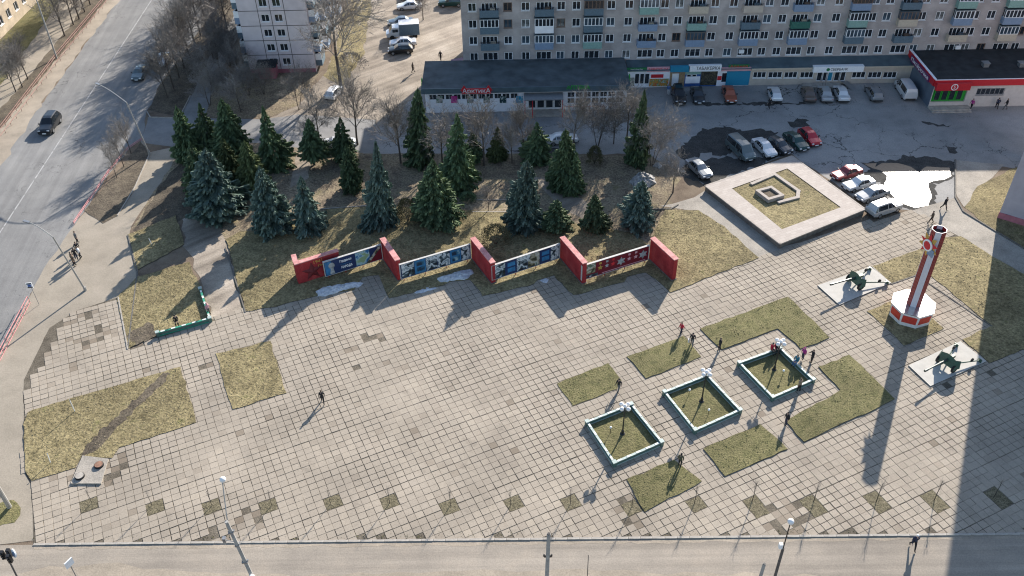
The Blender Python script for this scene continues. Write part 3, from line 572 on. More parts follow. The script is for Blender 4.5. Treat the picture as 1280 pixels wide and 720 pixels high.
for i, a in enumerate(lops): window(SH, *a, YA, 1, 'frame_white', 'frame_white' if i == 3 else 'glass_dark', t=.1, sill=False)
mb = MB(); z0, z1 = ZA, 3.35 * SF
mb.mesh([(XA0, YA - .35, z0 - .1), (XA1, YA - .35, z0 - .1), (XA1, YF - .004, z1), (XA0, YF - .004, z1), (XA0, YA - .35, z0 - .22), (XA1, YA - .35, z0 - .22)], [(0, 1, 2, 3), (4, 5, 1, 0)]); mb.build('roof', 'roof_metal', SH)
mb = MB(); mb.box(((xb + XA1) / 2, YA - .2, ZA - .28), (XA1 - xb, .38, .26)); mb.build('cornice', 'cream_paint', SH)
mb = MB(); mb.box(((AX_(856) + AX_(876)) / 2, YA - .03, 1.1), (AX_(875) - AX_(857), .05, 1.1)); mb.build('counter_front', 'white_wall', SH)
def board(x0, x1, y0, y1, mat, Y, th=.18, par=SH, name='sign_board', off=.02):
    a = px_rect(x0, x1, y0, y1, Y); mb = MB(); mb.box(((a[0] + a[1]) / 2, Y - off - th / 2, (a[2] + a[3]) / 2), (a[1] - a[0], th, a[3] - a[2])); o = mb.build(name, mat, par); return o, a, Y - off - th - .012
def wtext(body, a, y, mat, par, k=.7, wk=.85):
    return text(body, (a[3] - a[2]) * k, mat, par, Matrix.Translation(((a[0] + a[1]) / 2, y, (a[2] + a[3]) / 2)) @ Matrix.Rotation(pi / 2, 4, 'X'), width=(a[1] - a[0]) * wk)
o, a, y = board(783.5, 808, 84.5, 88.5, 'sign_green', YA); wtext('ПРОДУКТЫ', a, y, 'white_letter', o, .6, .6)
o, a, y = board(809, 836.5, 83.5, 88.8, 'pink_sign', YA); wtext('МЯСО 24', a, y, 'red_letter', o)
o, a, y = board(838, 861, 81.5, 88, 'cyan_paint', YA, .5)
o, a, y = board(861, 900.5, 80.3, 87, 'frame_white', YA, .5); b2 = list(a); b2[0] += (a[1] - a[0]) * .18; wtext('ТАБАКЕРКА', b2, y, 'black_letter', o, .75, .9)
o, a, y = board(902, 938, 84, 87.5, 'pink_sign', YA, .25); o2, a2, y2 = board(911, 936, 80.5, 84, 'sign_green', YA, .1, off=.05); wtext('Аленка', a2, y2, 'red_letter', o2, .9, .85)
o, a, y = board(909, 935.5, 89, 106, 'cyan_paint', YA, .05, name='shutter')
o, a, y = board(877, 895, 89, 106, 'poster_camo', YA, .03, name='poster'); mb = MB()
for i in range(28): an = i * .224; mb.box(((a[0] + a[1]) / 2 + .75 * cos(an), y, 1.4 + .75 * sin(an)), (.14, .02, .14), mat=None)
mb.build('wreath_print', 'dark_metal', o)
board(814, 829, 93, 97, 'red_paint', YA, .03, name='poster'); board(812, 835, 98.5, 107.5, 'poster_food', YA, .03, name='poster'); board(784, 792.5, 97, 107.5, 'poster_mixed', YA, .03, name='poster'); board(897, 901.5, 95, 100, 'red_letter', YA, .03, name='poster'); board(856.5, 876, 89.3, 92.3, 'mint_paint', YA, .12)
o, a, y = board(1016, 1077, 81, 86.8, 'frame_white', YA, .75); b2 = [a[0] + (a[1] - a[0]) * .34, a[0] + (a[1] - a[0]) * .68, a[2], a[3]]; wtext('СБЕРБАНК', b2, y, 'black_letter', o, .62, 1)
mb = MB(); cxx = a[0] + (a[1] - a[0]) * .29; mb.tube((cxx, y, (a[2] + a[3]) / 2), (cxx, y + .02, (a[2] + a[3]) / 2), .26, n=16); mb.build('emblem', 'sign_green', o)
mb = MB(); e0, e1 = AX_(1004), AX_(1050); mb.prism([(e0, YA - .01), (e0, YA - 1.5), (e1, YA - 1.5), (e1, YA - .01)], 0, .28); st = mb.build('entrance_steps', 'kerb', SH)
mb = MB(); mb.prism([(e0 + 2.6, YA - 1.1), (e0 + 2.6, YA - 2.0), (e1 - 1, YA - 2.0), (e1 - 1, YA - 1.1)], 0, .14); mb.build('lower_step', 'kerb', SH)
mb = MB(); mb.path([(e0 + 2.6, YA - 1.4, .28), (e0 + 2.6, YA - 1.4, 1.15), (e1 - 2.5, YA - 1.4, 1.15), (e1 - 2.5, YA - 1.4, .28)], .03); mb.build('handrail', 'steel_shiny', SH)
mb = MB(); mb.mesh([(e1 + .2, YA - .1, .5), (e1 + 1.2, YA - .1, .5), (e1 + 2.4, YA - 2.4, .03), (e1 + 1.4, YA - 2.4, .03)], [(0, 3, 2, 1)]); mb.build('ramp', 'metal_grey', SH)
# ------------------------------------------------------------------ white pavilion shop with the long dark roof
YP = 110.3 * SF; XP0 = onY(533, 139, YP).x; XP1 = onY(782, 137, YP).x; ZP = 3.75 * SF; YPB = YF - .02
PV = empty('pavilion_shop', (0, 0, 0)); tag(PV, 'white pavilion shop with a long dark flat roof and red and green letters', 'shop')
zf = 3.1 * SF
gl = []; k = 24; xe = onY(656, 125, YP).x; xs_ = XP0 + .5
for i in range(k):
    a0 = xs_ + (XP1 - .4 - xs_) * i / k; a1 = xs_ + (XP1 - .4 - xs_) * (i + 1) / k
    if onY(656, 125, YP).x < a1 and a0 < onY(703, 125, YP).x: continue
    gl.append((a0 + .06, a1 - .06, zf - 1.3, zf - .45))
    if a0 > onY(703, 125, YP).x: gl.append((a0 + .06, a1 - .06, 1.05, zf - 1.4))
mb = MB(); facade(mb, XP0, XP1, 0, zf, YP, gl, .12); mb.face([(XP0, YPB, 0), (XP0, YP, 0), (XP0, YP, zf), (XP0, YPB, zf)]); mb.face([(XP1, YP, 0), (XP1, YPB, 0), (XP1, YPB, zf), (XP1, YP, zf)]); mb.build('wall', 'white_wall', PV)
for a in gl: window(PV, *a, YP, 2, t=.06, sill=False)
mb = MB(); mb.box(((XP0 + XP1) / 2, (YP - .5 + YPB) / 2, ZP - .06), (XP1 - XP0 + .9, YPB - YP + .5 - .01, .12)); mb.build('roof', 'roof_felt', PV)
mb = MB(); mb.box(((XP0 + XP1) / 2, YP - .42, (zf + ZP) / 2 - .02), (XP1 - XP0 + .96, .16, ZP - zf + .1)); mb.build('fascia', 'roof_metal', PV)
for i in (1, 3, 4, 5, 6): 
    x0 = (544, 563.5, 583, 604, 625, 645)[i - 1]
for x0, mt in ((545, 'poster_mixed'), (563.5, 'poster_pink'), (583.5, 'poster_mixed'), (604, 'poster_mixed'), (624.5, 'poster_dark'), (645, 'poster_blue')): board(x0, x0 + 8.5, 120, 128.5, mt, YP, .03, PV, 'poster')
sg = empty('red_sign', (0, 0, 0)); sg.parent = PV; a = px_rect(577, 614, 106.5, 114.5, YP)
mb = MB(); mb.box(((a[0] + a[1]) / 2, YP - .56, a[2] + .42), (a[1] - a[0], .1, .84))
for x in (a[0] + .35, a[1] - .35): mb.mesh([(x - .55, YP - .62, a[2] + .5), (x + .55, YP - .62, a[2] + .5), (x, YP - .62, a[3] + .25), (x - .55, YP - .52, a[2] + .5), (x + .55, YP - .52, a[2] + .5), (x, YP - .52, a[3] + .25)], [(0, 1, 2), (5, 4, 3), (0, 2, 5, 3), (1, 4, 5, 2)])
mb.build('sign_panel', 'red_letter', sg)
text('АрктикА', .95, 'white_letter', sg, Matrix.Translation(((a[0] + a[1]) / 2, YP - .64, a[2] + .45)) @ Matrix.Rotation(pi / 2, 4, 'X'), width=(a[1] - a[0]) * .95)
a = px_rect(708, 737, 104.5, 110, YP); text('АПТЕКА', .75, 'green_paint', PV, Matrix.Translation(((a[0] + a[1]) / 2, YP - .56, (a[2] + a[3]) / 2)) @ Matrix.Rotation(pi / 2, 4, 'X'), width=(a[1] - a[0]), bold=.02)
for x, yy in ((XP0 - .5, YP + 2), (XP1 + .5, YP + 2)):
    mb = MB(); mb.box((x, yy, ZP - .3), (.12, .5, 1.5)).box((x, yy, ZP - .3), (.11, 1.5, .5)); mb.build('pharmacy_cross', 'green_paint', PV)
mb = MB(); p0, p1 = onY(655, 130, YP).x, onY(703, 130, YP).x
mb.box(((p0 + p1) / 2, YP - 1.1, zf - .45), (p1 - p0, 2.2, .12)); mb.build('porch_roof', 'metal_grey', PV)
mb = MB(); mb.box(((p0 + p1) / 2, YP - .9, .12), (p1 - p0, 1.9, .24)); mb.build('porch_step', 'kerb', PV)
for x in (p0 + .1, (p0 + p1) / 2 - 1.6, p1 - .1): mb = MB(); mb.tube((x, YP - 2.05, 0), (x, YP - 2.05, zf - .5), .06); mb.build('porch_post', 'red_letter', PV)
for i in range(4): window(PV, p0 + .6 + i * 1.25, p0 + 1.7 + i * 1.25, .5, zf - .7, YP - .22, 1, t=.08, sill=False)
mb = MB(); mb.path([(p1 + .3, YP - .6, 0), (p1 + .3, YP - .6, .9), (p1 + 6, YP - .6, .9), (p1 + 6, YP - .6, 0)], .04); [mb.tube((p1 + .3 + i * .6, YP - .6, .05), (p1 + .3 + i * .6, YP - .6, .9), .02, n=4) for i in range(10)]; mb.build('railing', 'red_letter', PV)
# purple lean-to behind the pavilion
LT = G(577, 76); mb = MB(); mb.box((XL - 1.1, YF + 1.8, 1.2), (1.7, 3.4, 2.4)); o = empty('lean_to', (0, 0, 0)); mb.build('wall', 'purple_paint', o); mb = MB(); mb.mesh([(XL - 2.1, YF - .1, 2.43), (XL - .2, YF - .1, 2.75), (XL - .2, YF + 3.7, 2.75), (XL - 2.1, YF + 3.7, 2.43)], [(0, 1, 2, 3)]); mb.build('roof', 'purple_paint', o)
tag(o, 'small purple lean-to shed at the left end of the apartment block', 'shed')
# ------------------------------------------------------------------ red and green supermarket on the right
YS = 109.2 * SF; XS0 = G(1163, 135).x - .3; XS1 = XR; ZS = 4.0 * SF; XSb = G(1140, 103).x - .6
ST = empty('supermarket', (0, 0, 0)); tag(ST, 'supermarket with a red fascia, green entrance and black flat roof', 'shop')
sw = px_rect(1222, 1254, 110.5, 118.5, YS); ge = px_rect(1168, 1205, 111, 127, YS)
mb = MB(); facade(mb, XS0, XS1, 0, ZS - .05, YS, [sw, ge], .3); mb.build('wall', 'store_tile', ST)
mb = MB(); mb.face([(XSb, YF - .05, 0), (XS0, YS, 0), (XS0, YS, ZS - .05), (XSb, YF - .05, ZS - .05)]); mb.build('side_wall', 'store_side', ST)
window(ST, *sw, YS, 6, 'metal_grey', 'glass_dark', t=.12)
mb = MB(); g0_, g1_, g2_, g3_ = ge; mb.face([(g0_, YS + .29, g2_), (g1_, YS + .29, g2_), (g1_, YS + .29, g3_), (g0_, YS + .29, g3_)]); en = mb.build('entrance', 'green_paint', ST)
for i in range(4): window(en, g0_ + .35 + i * 1.05, g0_ + 1.25 + i * 1.05, g2_ + .15, g3_ - .35, YS + .1, 1, 'green_paint', 'glass_dark', t=.09, sill=False)
mb = MB(); mb.mesh([(XSb - .1, YF - .06, ZS), (XS0 - .1, YS - .1, ZS), (XS1, YS - .1, ZS), (XS1, YF - .06, ZS)], [(0, 1, 2, 3)]); rf = mb.build('roof', 'roof_black', ST)
for x, yv in ((1231, 83), (1276, 83)):
    p = G(x, yv, ZS); mb = MB(); mb.box((p.x, p.y, ZS + .3), (.8, .8, .55)).box((p.x, p.y, ZS + .62), (1.0, 1.0, .1)); mb.build('roof_vent', 'metal_grey', rf)
mb = MB(); mb.box(((XS0 + XS1) / 2, YS - .16, ZS - .38), (XS1 - XS0 + .3, .26, .95)); mb.build('fascia', 'red_paint', ST)
dv = Vector((XS0 - XSb, YS - YF, 0)); ln = dv.length; an = atan2(dv.y, dv.x); mid = Vector(((XS0 + XSb) / 2, (YS + YF) / 2, 0)); nv = Vector((sin(an), -cos(an), 0))
mb = MB(); mb.box(mid + nv * .16 + Vector((0, 0, ZS - .38)), (ln, .24, .95), an); mb.build('fascia', 'red_paint', ST)
mb = MB(); mb.box(mid + nv * .3 + Vector((0, 0, ZS - .55)), (ln * .72, .2, .9), an); ps = mb.build('side_sign', 'purple_paint', ST)
text('Пятёрочка', .75, 'white_letter', ps, Matrix.Translation(mid + nv * .42 + Vector((0, 0, ZS - .55))) @ Matrix.Rotation(an, 4, 'Z') @ Matrix.Rotation(pi / 2, 4, 'X'), width=ln * .66)
mb = MB(); mb.box(((XS0 + XS1) / 2, YS - .2, ZS + .12), (XS1 - XS0 + .4, .12, .08)); mb.build('parapet_cap', 'white_wall', ST)
mb = MB(); mb.box((mid + nv * .1 + Vector((0, 0, ZS + .14))), (ln, .3, .1), an); mb.build('parapet_cap', 'white_wall', ST)
a = px_rect(1172, 1212, 104.5, 112.5, YS - .7); mb = MB(); mb.box(((a[0] + a[1]) / 2, YS - .55, (a[2] + a[3]) / 2), (a[1] - a[0], .55, a[3] - a[2])); so = mb.build('entrance_sign', 'red_paint', ST)
cx_, cz_ = (a[0] + a[1]) / 2 + .1, (a[2] + a[3]) / 2; mb = MB()
for i in range(20): an0 = i * pi / 10; an1 = (i + 1) * pi / 10; mb.mesh([(cx_ + r_ * cos(q_), YS - .845, cz_ + r_ * sin(q_)) for r_, q_ in ((.50, an0), (.50, an1), (.38, an1), (.38, an0))], [(0, 1, 2, 3)][::1])
mb.build('emblem_ring', 'white_letter', so); text('5', .62, 'white_letter', so, Matrix.Translation((cx_, YS - .845, cz_)) @ Matrix.Rotation(pi / 2, 4, 'X'), name='numeral')
mb = MB(); q0 = onY(1163, 130, YS).x; mb.prism([(q0 - .3, YS - .02), (q0 - .1, YS - 1.3), (q0 + 5.4, YS - 1.3), (q0 + 5.4, YS - .02)], 0, .3); mb.prism([(q0 - .2, YS - 1.31), (q0 - .2, YS - 1.7), (q0 + 5.4, YS - 1.7), (q0 + 5.4, YS - 1.31)], 0, .15); mb.build('entrance_steps', 'kerb', ST)
# ------------------------------------------------------------------ pale panel block on the left
LB = empty('panel_block', (0, 0, 0)); tag(LB, 'pale lilac panel apartment block with dark joints behind bare trees', 'building')
YL = 123.2 * SF; X0, X1 = -37.7 * SF, -28.1 * SF; ZL = 12.6 * SF; hs = 2.2 * SF
cols = [(onY(333, 38, YL).x, 1), (onY(352, 38, YL).x, 1)]
jx = [X0 + (X1 - X0) * t for t in (.0, .29, .475, .68, 1.0)]
wz = [.62 * SF + hs * (i + .5) for i in range(5)]; op = []
for z in wz:
    for x in ((jx[1] + jx[2]) / 2, (jx[2] + jx[3]) / 2): op.append((x - .62, x + .62, z - .55, z + .6))
mb = MB(); facade(mb, X0, X1, .62 * SF, ZL, YL, op, .12); DP = 30
mb.face([(X0, YL + DP, 0), (X0, YL, 0), (X0, YL, ZL), (X0, YL + DP, ZL)]); mb.face([(X1, YL, 0), (X1, YL + DP, 0), (X1, YL + DP, ZL), (X1, YL, ZL)]); mb.face([(X0, YL, ZL), (X1, YL, ZL), (X1, YL + DP, ZL), (X0, YL + DP, ZL)]); mb.face([(X1, YL + DP, 0), (X0, YL + DP, 0), (X0, YL + DP, ZL), (X1, YL + DP, ZL)])
mb.build('wall', 'panel_lilac', LB); mb = MB(); mb.face([(X0, YL, 0), (X1, YL, 0), (X1, YL, .62 * SF), (X0, YL, .62 * SF)]); mb.build('plinth', 'plinth_pink', LB)
for a in op: window(LB, *a, YL, 2)
mb = MB()
for i in range(1, 6): mb.box(((X0 + X1) / 2, YL - .006, .62 * SF + hs * (i - .0)), (X1 - X0, .02, .1))
mb.build('panel_joints', 'panel_joint', LB); mb = MB()
for x in jx[1:4]: mb.box((x, YL - .012, ZL / 2 + .3), (.09, .02, ZL - .7))
mb.build('panel_joints', 'panel_joint', LB)
for s_, xx in ((-1, X0), (1, X1)):       # loggias down both long sides
    for i in range(5):
        for j in range(4):
            yy = YL + 2.2 + j * 6.5; z = .62 * SF + hs * i; mb = MB()
            mb.box((xx + s_ * .5, yy, z + .5), (.98, 2.8, .95)); bo = mb.build('balcony', 'lblue_paint' if (i + j) % 2 else 'slate_paint', LB)
            mb = MB(); mb.box((xx + s_ * .5, yy, z + 1.5), (.9, 2.7, 1.02)); mb.build('pane', 'glass_dark', bo)
            mb = MB()
            for q in range(4): mb.box((xx + s_ * .97, yy - 1.36 + q * .9, z + 1.5), (.06, .06, 1.04))
            for q in (-1, 1): mb.box((xx + s_ * .5, yy + q * 1.37, z + 1.5), (.94, .05, 1.03))
            mb.build('glazing_frame', 'frame_white', bo)
p = onY(337, 95, YL - 2); mb = MB(); mb.box((p.x - .35, YL - 1.0, .95), (2.6, 1.98, 1.9)); o = empty('cellar_porch', (0, 0, 0)); mb.build('wall', 'plinth_pink', o); mb = MB(); mb.mesh([(p.x - 1.9, YL - 2.2, 1.92), (p.x + 1.25, YL - 2.2, 1.92), (p.x + 1.25, YL - .02, 2.3), (p.x - 1.9, YL - .02, 2.3)], [(0, 1, 2, 3)]); mb.build('roof', 'roof_black', o)
tag(o, 'low pink cellar porch with a dark roof against the panel block', 'porch')
# ------------------------------------------------------------------ corner of a yellow brick house, top left
TB = empty('brick_house', (0, 0, 0)); tag(TB, 'sunlit yellow brick house at the far left corner beyond the avenue', 'building'); XT = -80.2 * SF
T = Matrix.Translation((XT, 136 * SF, 0)) @ Matrix.Rotation(pi / 2, 4, 'Z'); op = []
for i in range(-5, 9):
    for z in (1.6, 4.5, 7.4): op.append((i * 3.1 - .7, i * 3.1 + .7, z, z + 1.45))
mb = MB(); facade(mb, -18, 28, 0, 10.5, 0, op, .16)
for q in ((-18, 28),): mb.face([(-18, 12, 0), (-18, 0, 0), (-18, 0, 10.5), (-18, 12, 10.5)]); mb.face([(28, 0, 0), (28, 12, 0), (28, 12, 10.5), (28, 0, 10.5)]); mb.face([(-18, 0, 10.5), (28, 0, 10.5), (28, 12, 10.5), (-18, 12, 10.5)])
ww = mb.build('wall', 'yellow_brick', TB); ww.matrix_local = T
for a in op: window(TB, *a, 0, 2, tf=T)
# ------------------------------------------------------------------ tall panel tower at the right edge
flat('tower_panel', (.36, .335, .37), .9, var=.08, scale=1); RB = empty('panel_tower', (0, 0, 0)); tag(RB, 'tall pale panel tower with a crimson plinth at the right edge', 'building')
cN = G(1247, 272); hdg = R(-36); T = Matrix.Translation(cN) @ Matrix.Rotation(hdg, 4, 'Z'); ZR = 30; op = []
for i in range(10):
    for x in (4.2, 8.5, 14, 18.5, 24): op.append((x - .75, x + .75, 1.9 + i * 2.75, 3.3 + i * 2.75))
mb = MB(); facade(mb, 0, 30, 0, ZR, 0, op, .15); mb.face([(0, 16, 0), (0, 0, 0), (0, 0, ZR), (0, 16, ZR)]); mb.face([(30, 0, 0), (30, 16, 0), (30, 16, ZR), (30, 0, ZR)]); mb.face([(30, 16, 0), (0, 16, 0), (0, 16, ZR), (30, 16, ZR)]); mb.face([(0, 0, ZR), (30, 0, ZR), (30, 16, ZR), (0, 16, ZR)])
mb.build('wall', 'tower_panel', RB).matrix_local = T
mb = MB(); mb.box((15, -.03, .4), (30.1, .1, .8)); mb.build('plinth', 'plinth_pink', RB).matrix_local = T
for a in op: window(RB, *a, 0, 2, tf=T)
# ------------------------------------------------------------------ raised platform with a square bed
flat('platform_stone', (.34, .30, .265), .85, var=.15, scale=3); bricky('platform_slabs', (.33, .285, .255), (.375, .33, .295), (.22, .19, .165), .5, .5, .02)
PF = empty('platform', (0, 0, 0)); tag(PF, 'raised stone platform with a square grass bed beside the parked cars', 'platform'); hp = .8
mb = MB(); pc = P([(882, 232), (990, 195), (1081, 261), (975, 304)], hp); gi = P([(915, 235.5), (984, 210.5), (1051, 259), (977.5, 286.5)], hp)
cc = sum(pc, Vector()) / 4
mb.mesh(pc + gi, [(0, 4, 5, 1), (1, 5, 6, 2), (2, 6, 7, 3), (3, 7, 4, 0)])
m, n, b, L = _nodes('plat_top'); nd = n.nodes.new; tc = nd('ShaderNodeTexCoord'); mp = nd('ShaderNodeMapping'); mp.inputs['Rotation'].default_value = (0, 0, -TH); br = nd('ShaderNodeTexBrick'); br.offset = .5
L.new(tc.outputs['Object'], mp.inputs[0]); L.new(mp.outputs[0], br.inputs['Vector']); br.inputs['Scale'].default_value = 1; br.inputs['Brick Width'].default_value = .8; br.inputs['Row Height'].default_value = .4; br.inputs['Mortar Size'].default_value = .012
for q, c in (('Color1', (.33, .285, .255, 1)), ('Color2', (.39, .345, .31, 1)), ('Mortar', (.24, .21, .185, 1))): br.inputs[q].default_value = c
L.new(br.outputs['Color'], b.inputs['Base Color']); b.inputs['Roughness'].default_value = .8; MT['plat_top'] = m
mb.build('paved_top', 'plat_top', PF)
mb = MB(); k = 4
for i in range(4):
    p, q = pc[i], pc[(i + 1) % 4]; mb.face([(q.x, q.y, 0), (p.x, p.y, 0), (p.x, p.y, hp - .1), (q.x, q.y, hp - .1)])
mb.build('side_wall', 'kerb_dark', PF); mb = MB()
for i in range(4):
    p, q = pc[i], pc[(i + 1) % 4]; d_ = (q - p); an = atan2(d_.y, d_.x); nn = Vector((sin(an), -cos(an), 0)); nn *= 1 if nn.dot(p - cc) > 0 else -1
    mb.box((p + q) / 2 + nn * .03 + Vector((0, 0, -.055)), (d_.length + .12, .2, .13), an)
mb.build('coping', 'platform_stone', PF)
mb = MB(); mb.mesh([(p.x, p.y, hp - .06) for p in gi], [(0, 1, 2, 3)] if (gi[1] - gi[0]).cross(gi[2] - gi[0]).z > 0 else [(3, 2, 1, 0)]); mb.build('grass_bed', 'dry_lawn', PF)
def loop(pts, z0, z1, w_, mat, name, par, closed=True):
    mb = MB()
    for i in range(len(pts) - (0 if closed else 1)):
        p, q = pts[i], pts[(i + 1) % len(pts)]; d_ = q - p; mb.box(((p.x + q.x) / 2, (p.y + q.y) / 2, (z0 + z1) / 2 + i * .002), (d_.length + w_ * .9, w_, z1 - z0), atan2(d_.y, d_.x))
    return mb.build(name, mat, par)
loop(P([(940, 230), (968, 218), (998, 239), (997, 247), (974, 253)], hp), hp - .06, hp + .12, .45, 'platform_stone', 'inner_kerb', PF, False)
loop(P([(947, 238), (964, 233.5), (978, 243.5), (961, 248.5)], hp + .4), hp - .06, hp + .42, .4, 'platform_stone', 'pedestal_frame', PF)
mb = MB(); q4 = P([(947, 238), (964, 233.5), (978, 243.5), (961, 248.5)], hp + .2); mb.prism([(p.x, p.y) for p in q4], hp - .05, hp + .2); mb.build('pedestal_soil', 'dark_soil', PF)
rg2 = random.Random(9); mb = MB()
# ------------------------------------------------------------------ memorial wall: red cross walls and picture panels
ground('wall_red', [(.25, .026, .03), (.33, .034, .038), (.38, .06, .058)], .9, rough=.8, bump=.08, big=(.25, .3), grain=7, fine=.1); ground('wall_cap', [(.42, .17, .16), (.56, .27, .255), (.6, .36, .33)], 1.5, rough=.8, bump=.05, big=(.4, .3), grain=8, fine=.12); flat('star_red', (.12, .008, .012), .7); flat('gold', (.52, .33, .08), .4, metal=.3)
flat('navy', (.012, .03, .10), .5); flat('maroon', (.16, .008, .02), .5); flat('sky_print', (.03, .16, .33), .5, var=.3, scale=2); printed('photo_bw', [(.01, .015, .02), (.05, .08, .1), (.6, .64, .66), (.25, .3, .33)], 1.5); printed('photo_blue', [(.01, .03, .06), (.03, .14, .24), (.30, .45, .5)], 1.0); printed('photo_warm', [(.05, .05, .03), (.25, .22, .14), (.5, .48, .42), (.1, .15, .1)], 1.2); printed('photo_map', [(.02, .08, .2), (.03, .14, .32), (.35, .5, .55), (.25, .35, .2)], 1.0)
hw = 3.0
NPX = [(500, 351), (617, 354.5), (730, 355), (842, 350.5)]; FPX = [(478, 297.5), (591, 297), (703, 296), (816, 297)]
NB = [G(*p) for p in NPX]; FB = [G(*p, hw) for p in FPX]
which = ['first', 'second', 'third', 'rightmost']
for i in range(4):
    a, c = NB[i], Vector((FB[i].x, FB[i].y, 0)); d_ = c - a; an = atan2(d_.y, d_.x); ln = d_.length; o = empty('memorial_cross_wall', a, an); T_ = .5
    mb = MB(); mb.box((ln / 2, 0, hw / 2 - .05), (ln, T_, hw - .1)); mb.build('wall', 'wall_red', o)
    mb = MB(); mb.box((ln / 2, 0, hw - .04), (ln + .14, T_ + .14, .1)); mb.build('coping', 'wall_cap', o)
    mb = MB(); mb.box((ln / 2, 0, .08), (ln + .2, T_ + .2, .16)); mb.build('footing', 'kerb_dark', o)
    tag(o, ['red cross wall of the memorial, next to the panel with the gold year', 'red cross wall of the memorial between the two blue photo panels', 'red cross wall of the memorial between a blue and the maroon panel', 'rightmost red cross wall of the memorial, at the end of the maroon panel'][i], 'memorial wall', 'red cross walls of the memorial')
# star wall on the left
a = G(374, 356); c0 = G(427, 339); d_ = c0 - a; an0 = atan2(d_.y, d_.x); ln0 = d_.length; SW = empty('memorial_star_wall', a, an0); h0 = 2.9
tag(SW, 'red memorial wall with a dark star and gold year, left end', 'memorial wall')
mb = MB(); mb.box((ln0 / 2, .22, h0 / 2 - .05), (ln0, .44, h0 - .1)); q = G(364.5, 319, h0) - a; ca, sa = cos(-an0), sin(-an0); rl = Vector((q.x * ca - q.y * sa, q.x * sa + q.y * ca, 0)); ra = atan2(rl.y - .44, rl.x); rlen = hypot(rl.x, rl.y - .44)
mb.build('wall', 'wall_red', SW); l2 = (G(447, 332.5) - c0).length; mb = MB(); mb.box((ln0 + l2 / 2, .22, .8), (l2 - .01, .4, 1.6)); mb.build('lower_wall', 'wall_red', SW); mb = MB(); mb.box((cos(ra) * rlen / 2 + .2, .44 + sin(ra) * rlen / 2, h0 / 2 - .05), (rlen, .44, h0 - .104), ra); mb.build('return_wall', 'wall_red', SW)
mb = MB(); mb.box((ln0 / 2, .22, h0 - .04), (ln0 + .12, .56, .1)); mb.box((cos(ra) * rlen / 2 + .2, .44 + sin(ra) * rlen / 2, h0 - .036), (rlen + .1, .56, .1), ra); mb.build('coping', 'wall_cap', SW)
def star(mb, c, r, k=.4, n=5, th=.06, rot=pi / 2, axis='y'):
    pts = []
    for i in range(2 * n): rr = r if i % 2 == 0 else r * k; an = rot + i * pi / n; pts.append((c[0] + rr * cos(an), c[2] + rr * sin(an)))
    for i in range(2 * n):
        p, q = pts[i], pts[(i + 1) % (2 * n)]; mb.face([(p[0], c[1], p[1]), (q[0], c[1], q[1]), (c[0], c[1] - th, c[2])])
mb = MB(); star(mb, (1.75, -.01, 1.3), 1.25, .42, 5, .22); mb.build('star', 'star_red', SW)
text('1941', .62, 'gold', SW, Matrix.Translation((2.55, -.02, 2.35)) @ Matrix.Rotation(pi / 2, 4, 'X'), name='gold_year'); text('1945', .5, 'gold', SW, Matrix.Translation((2.9, -.02, 1.75)) @ Matrix.Rotation(pi / 2, 4, 'X'), name='gold_year')
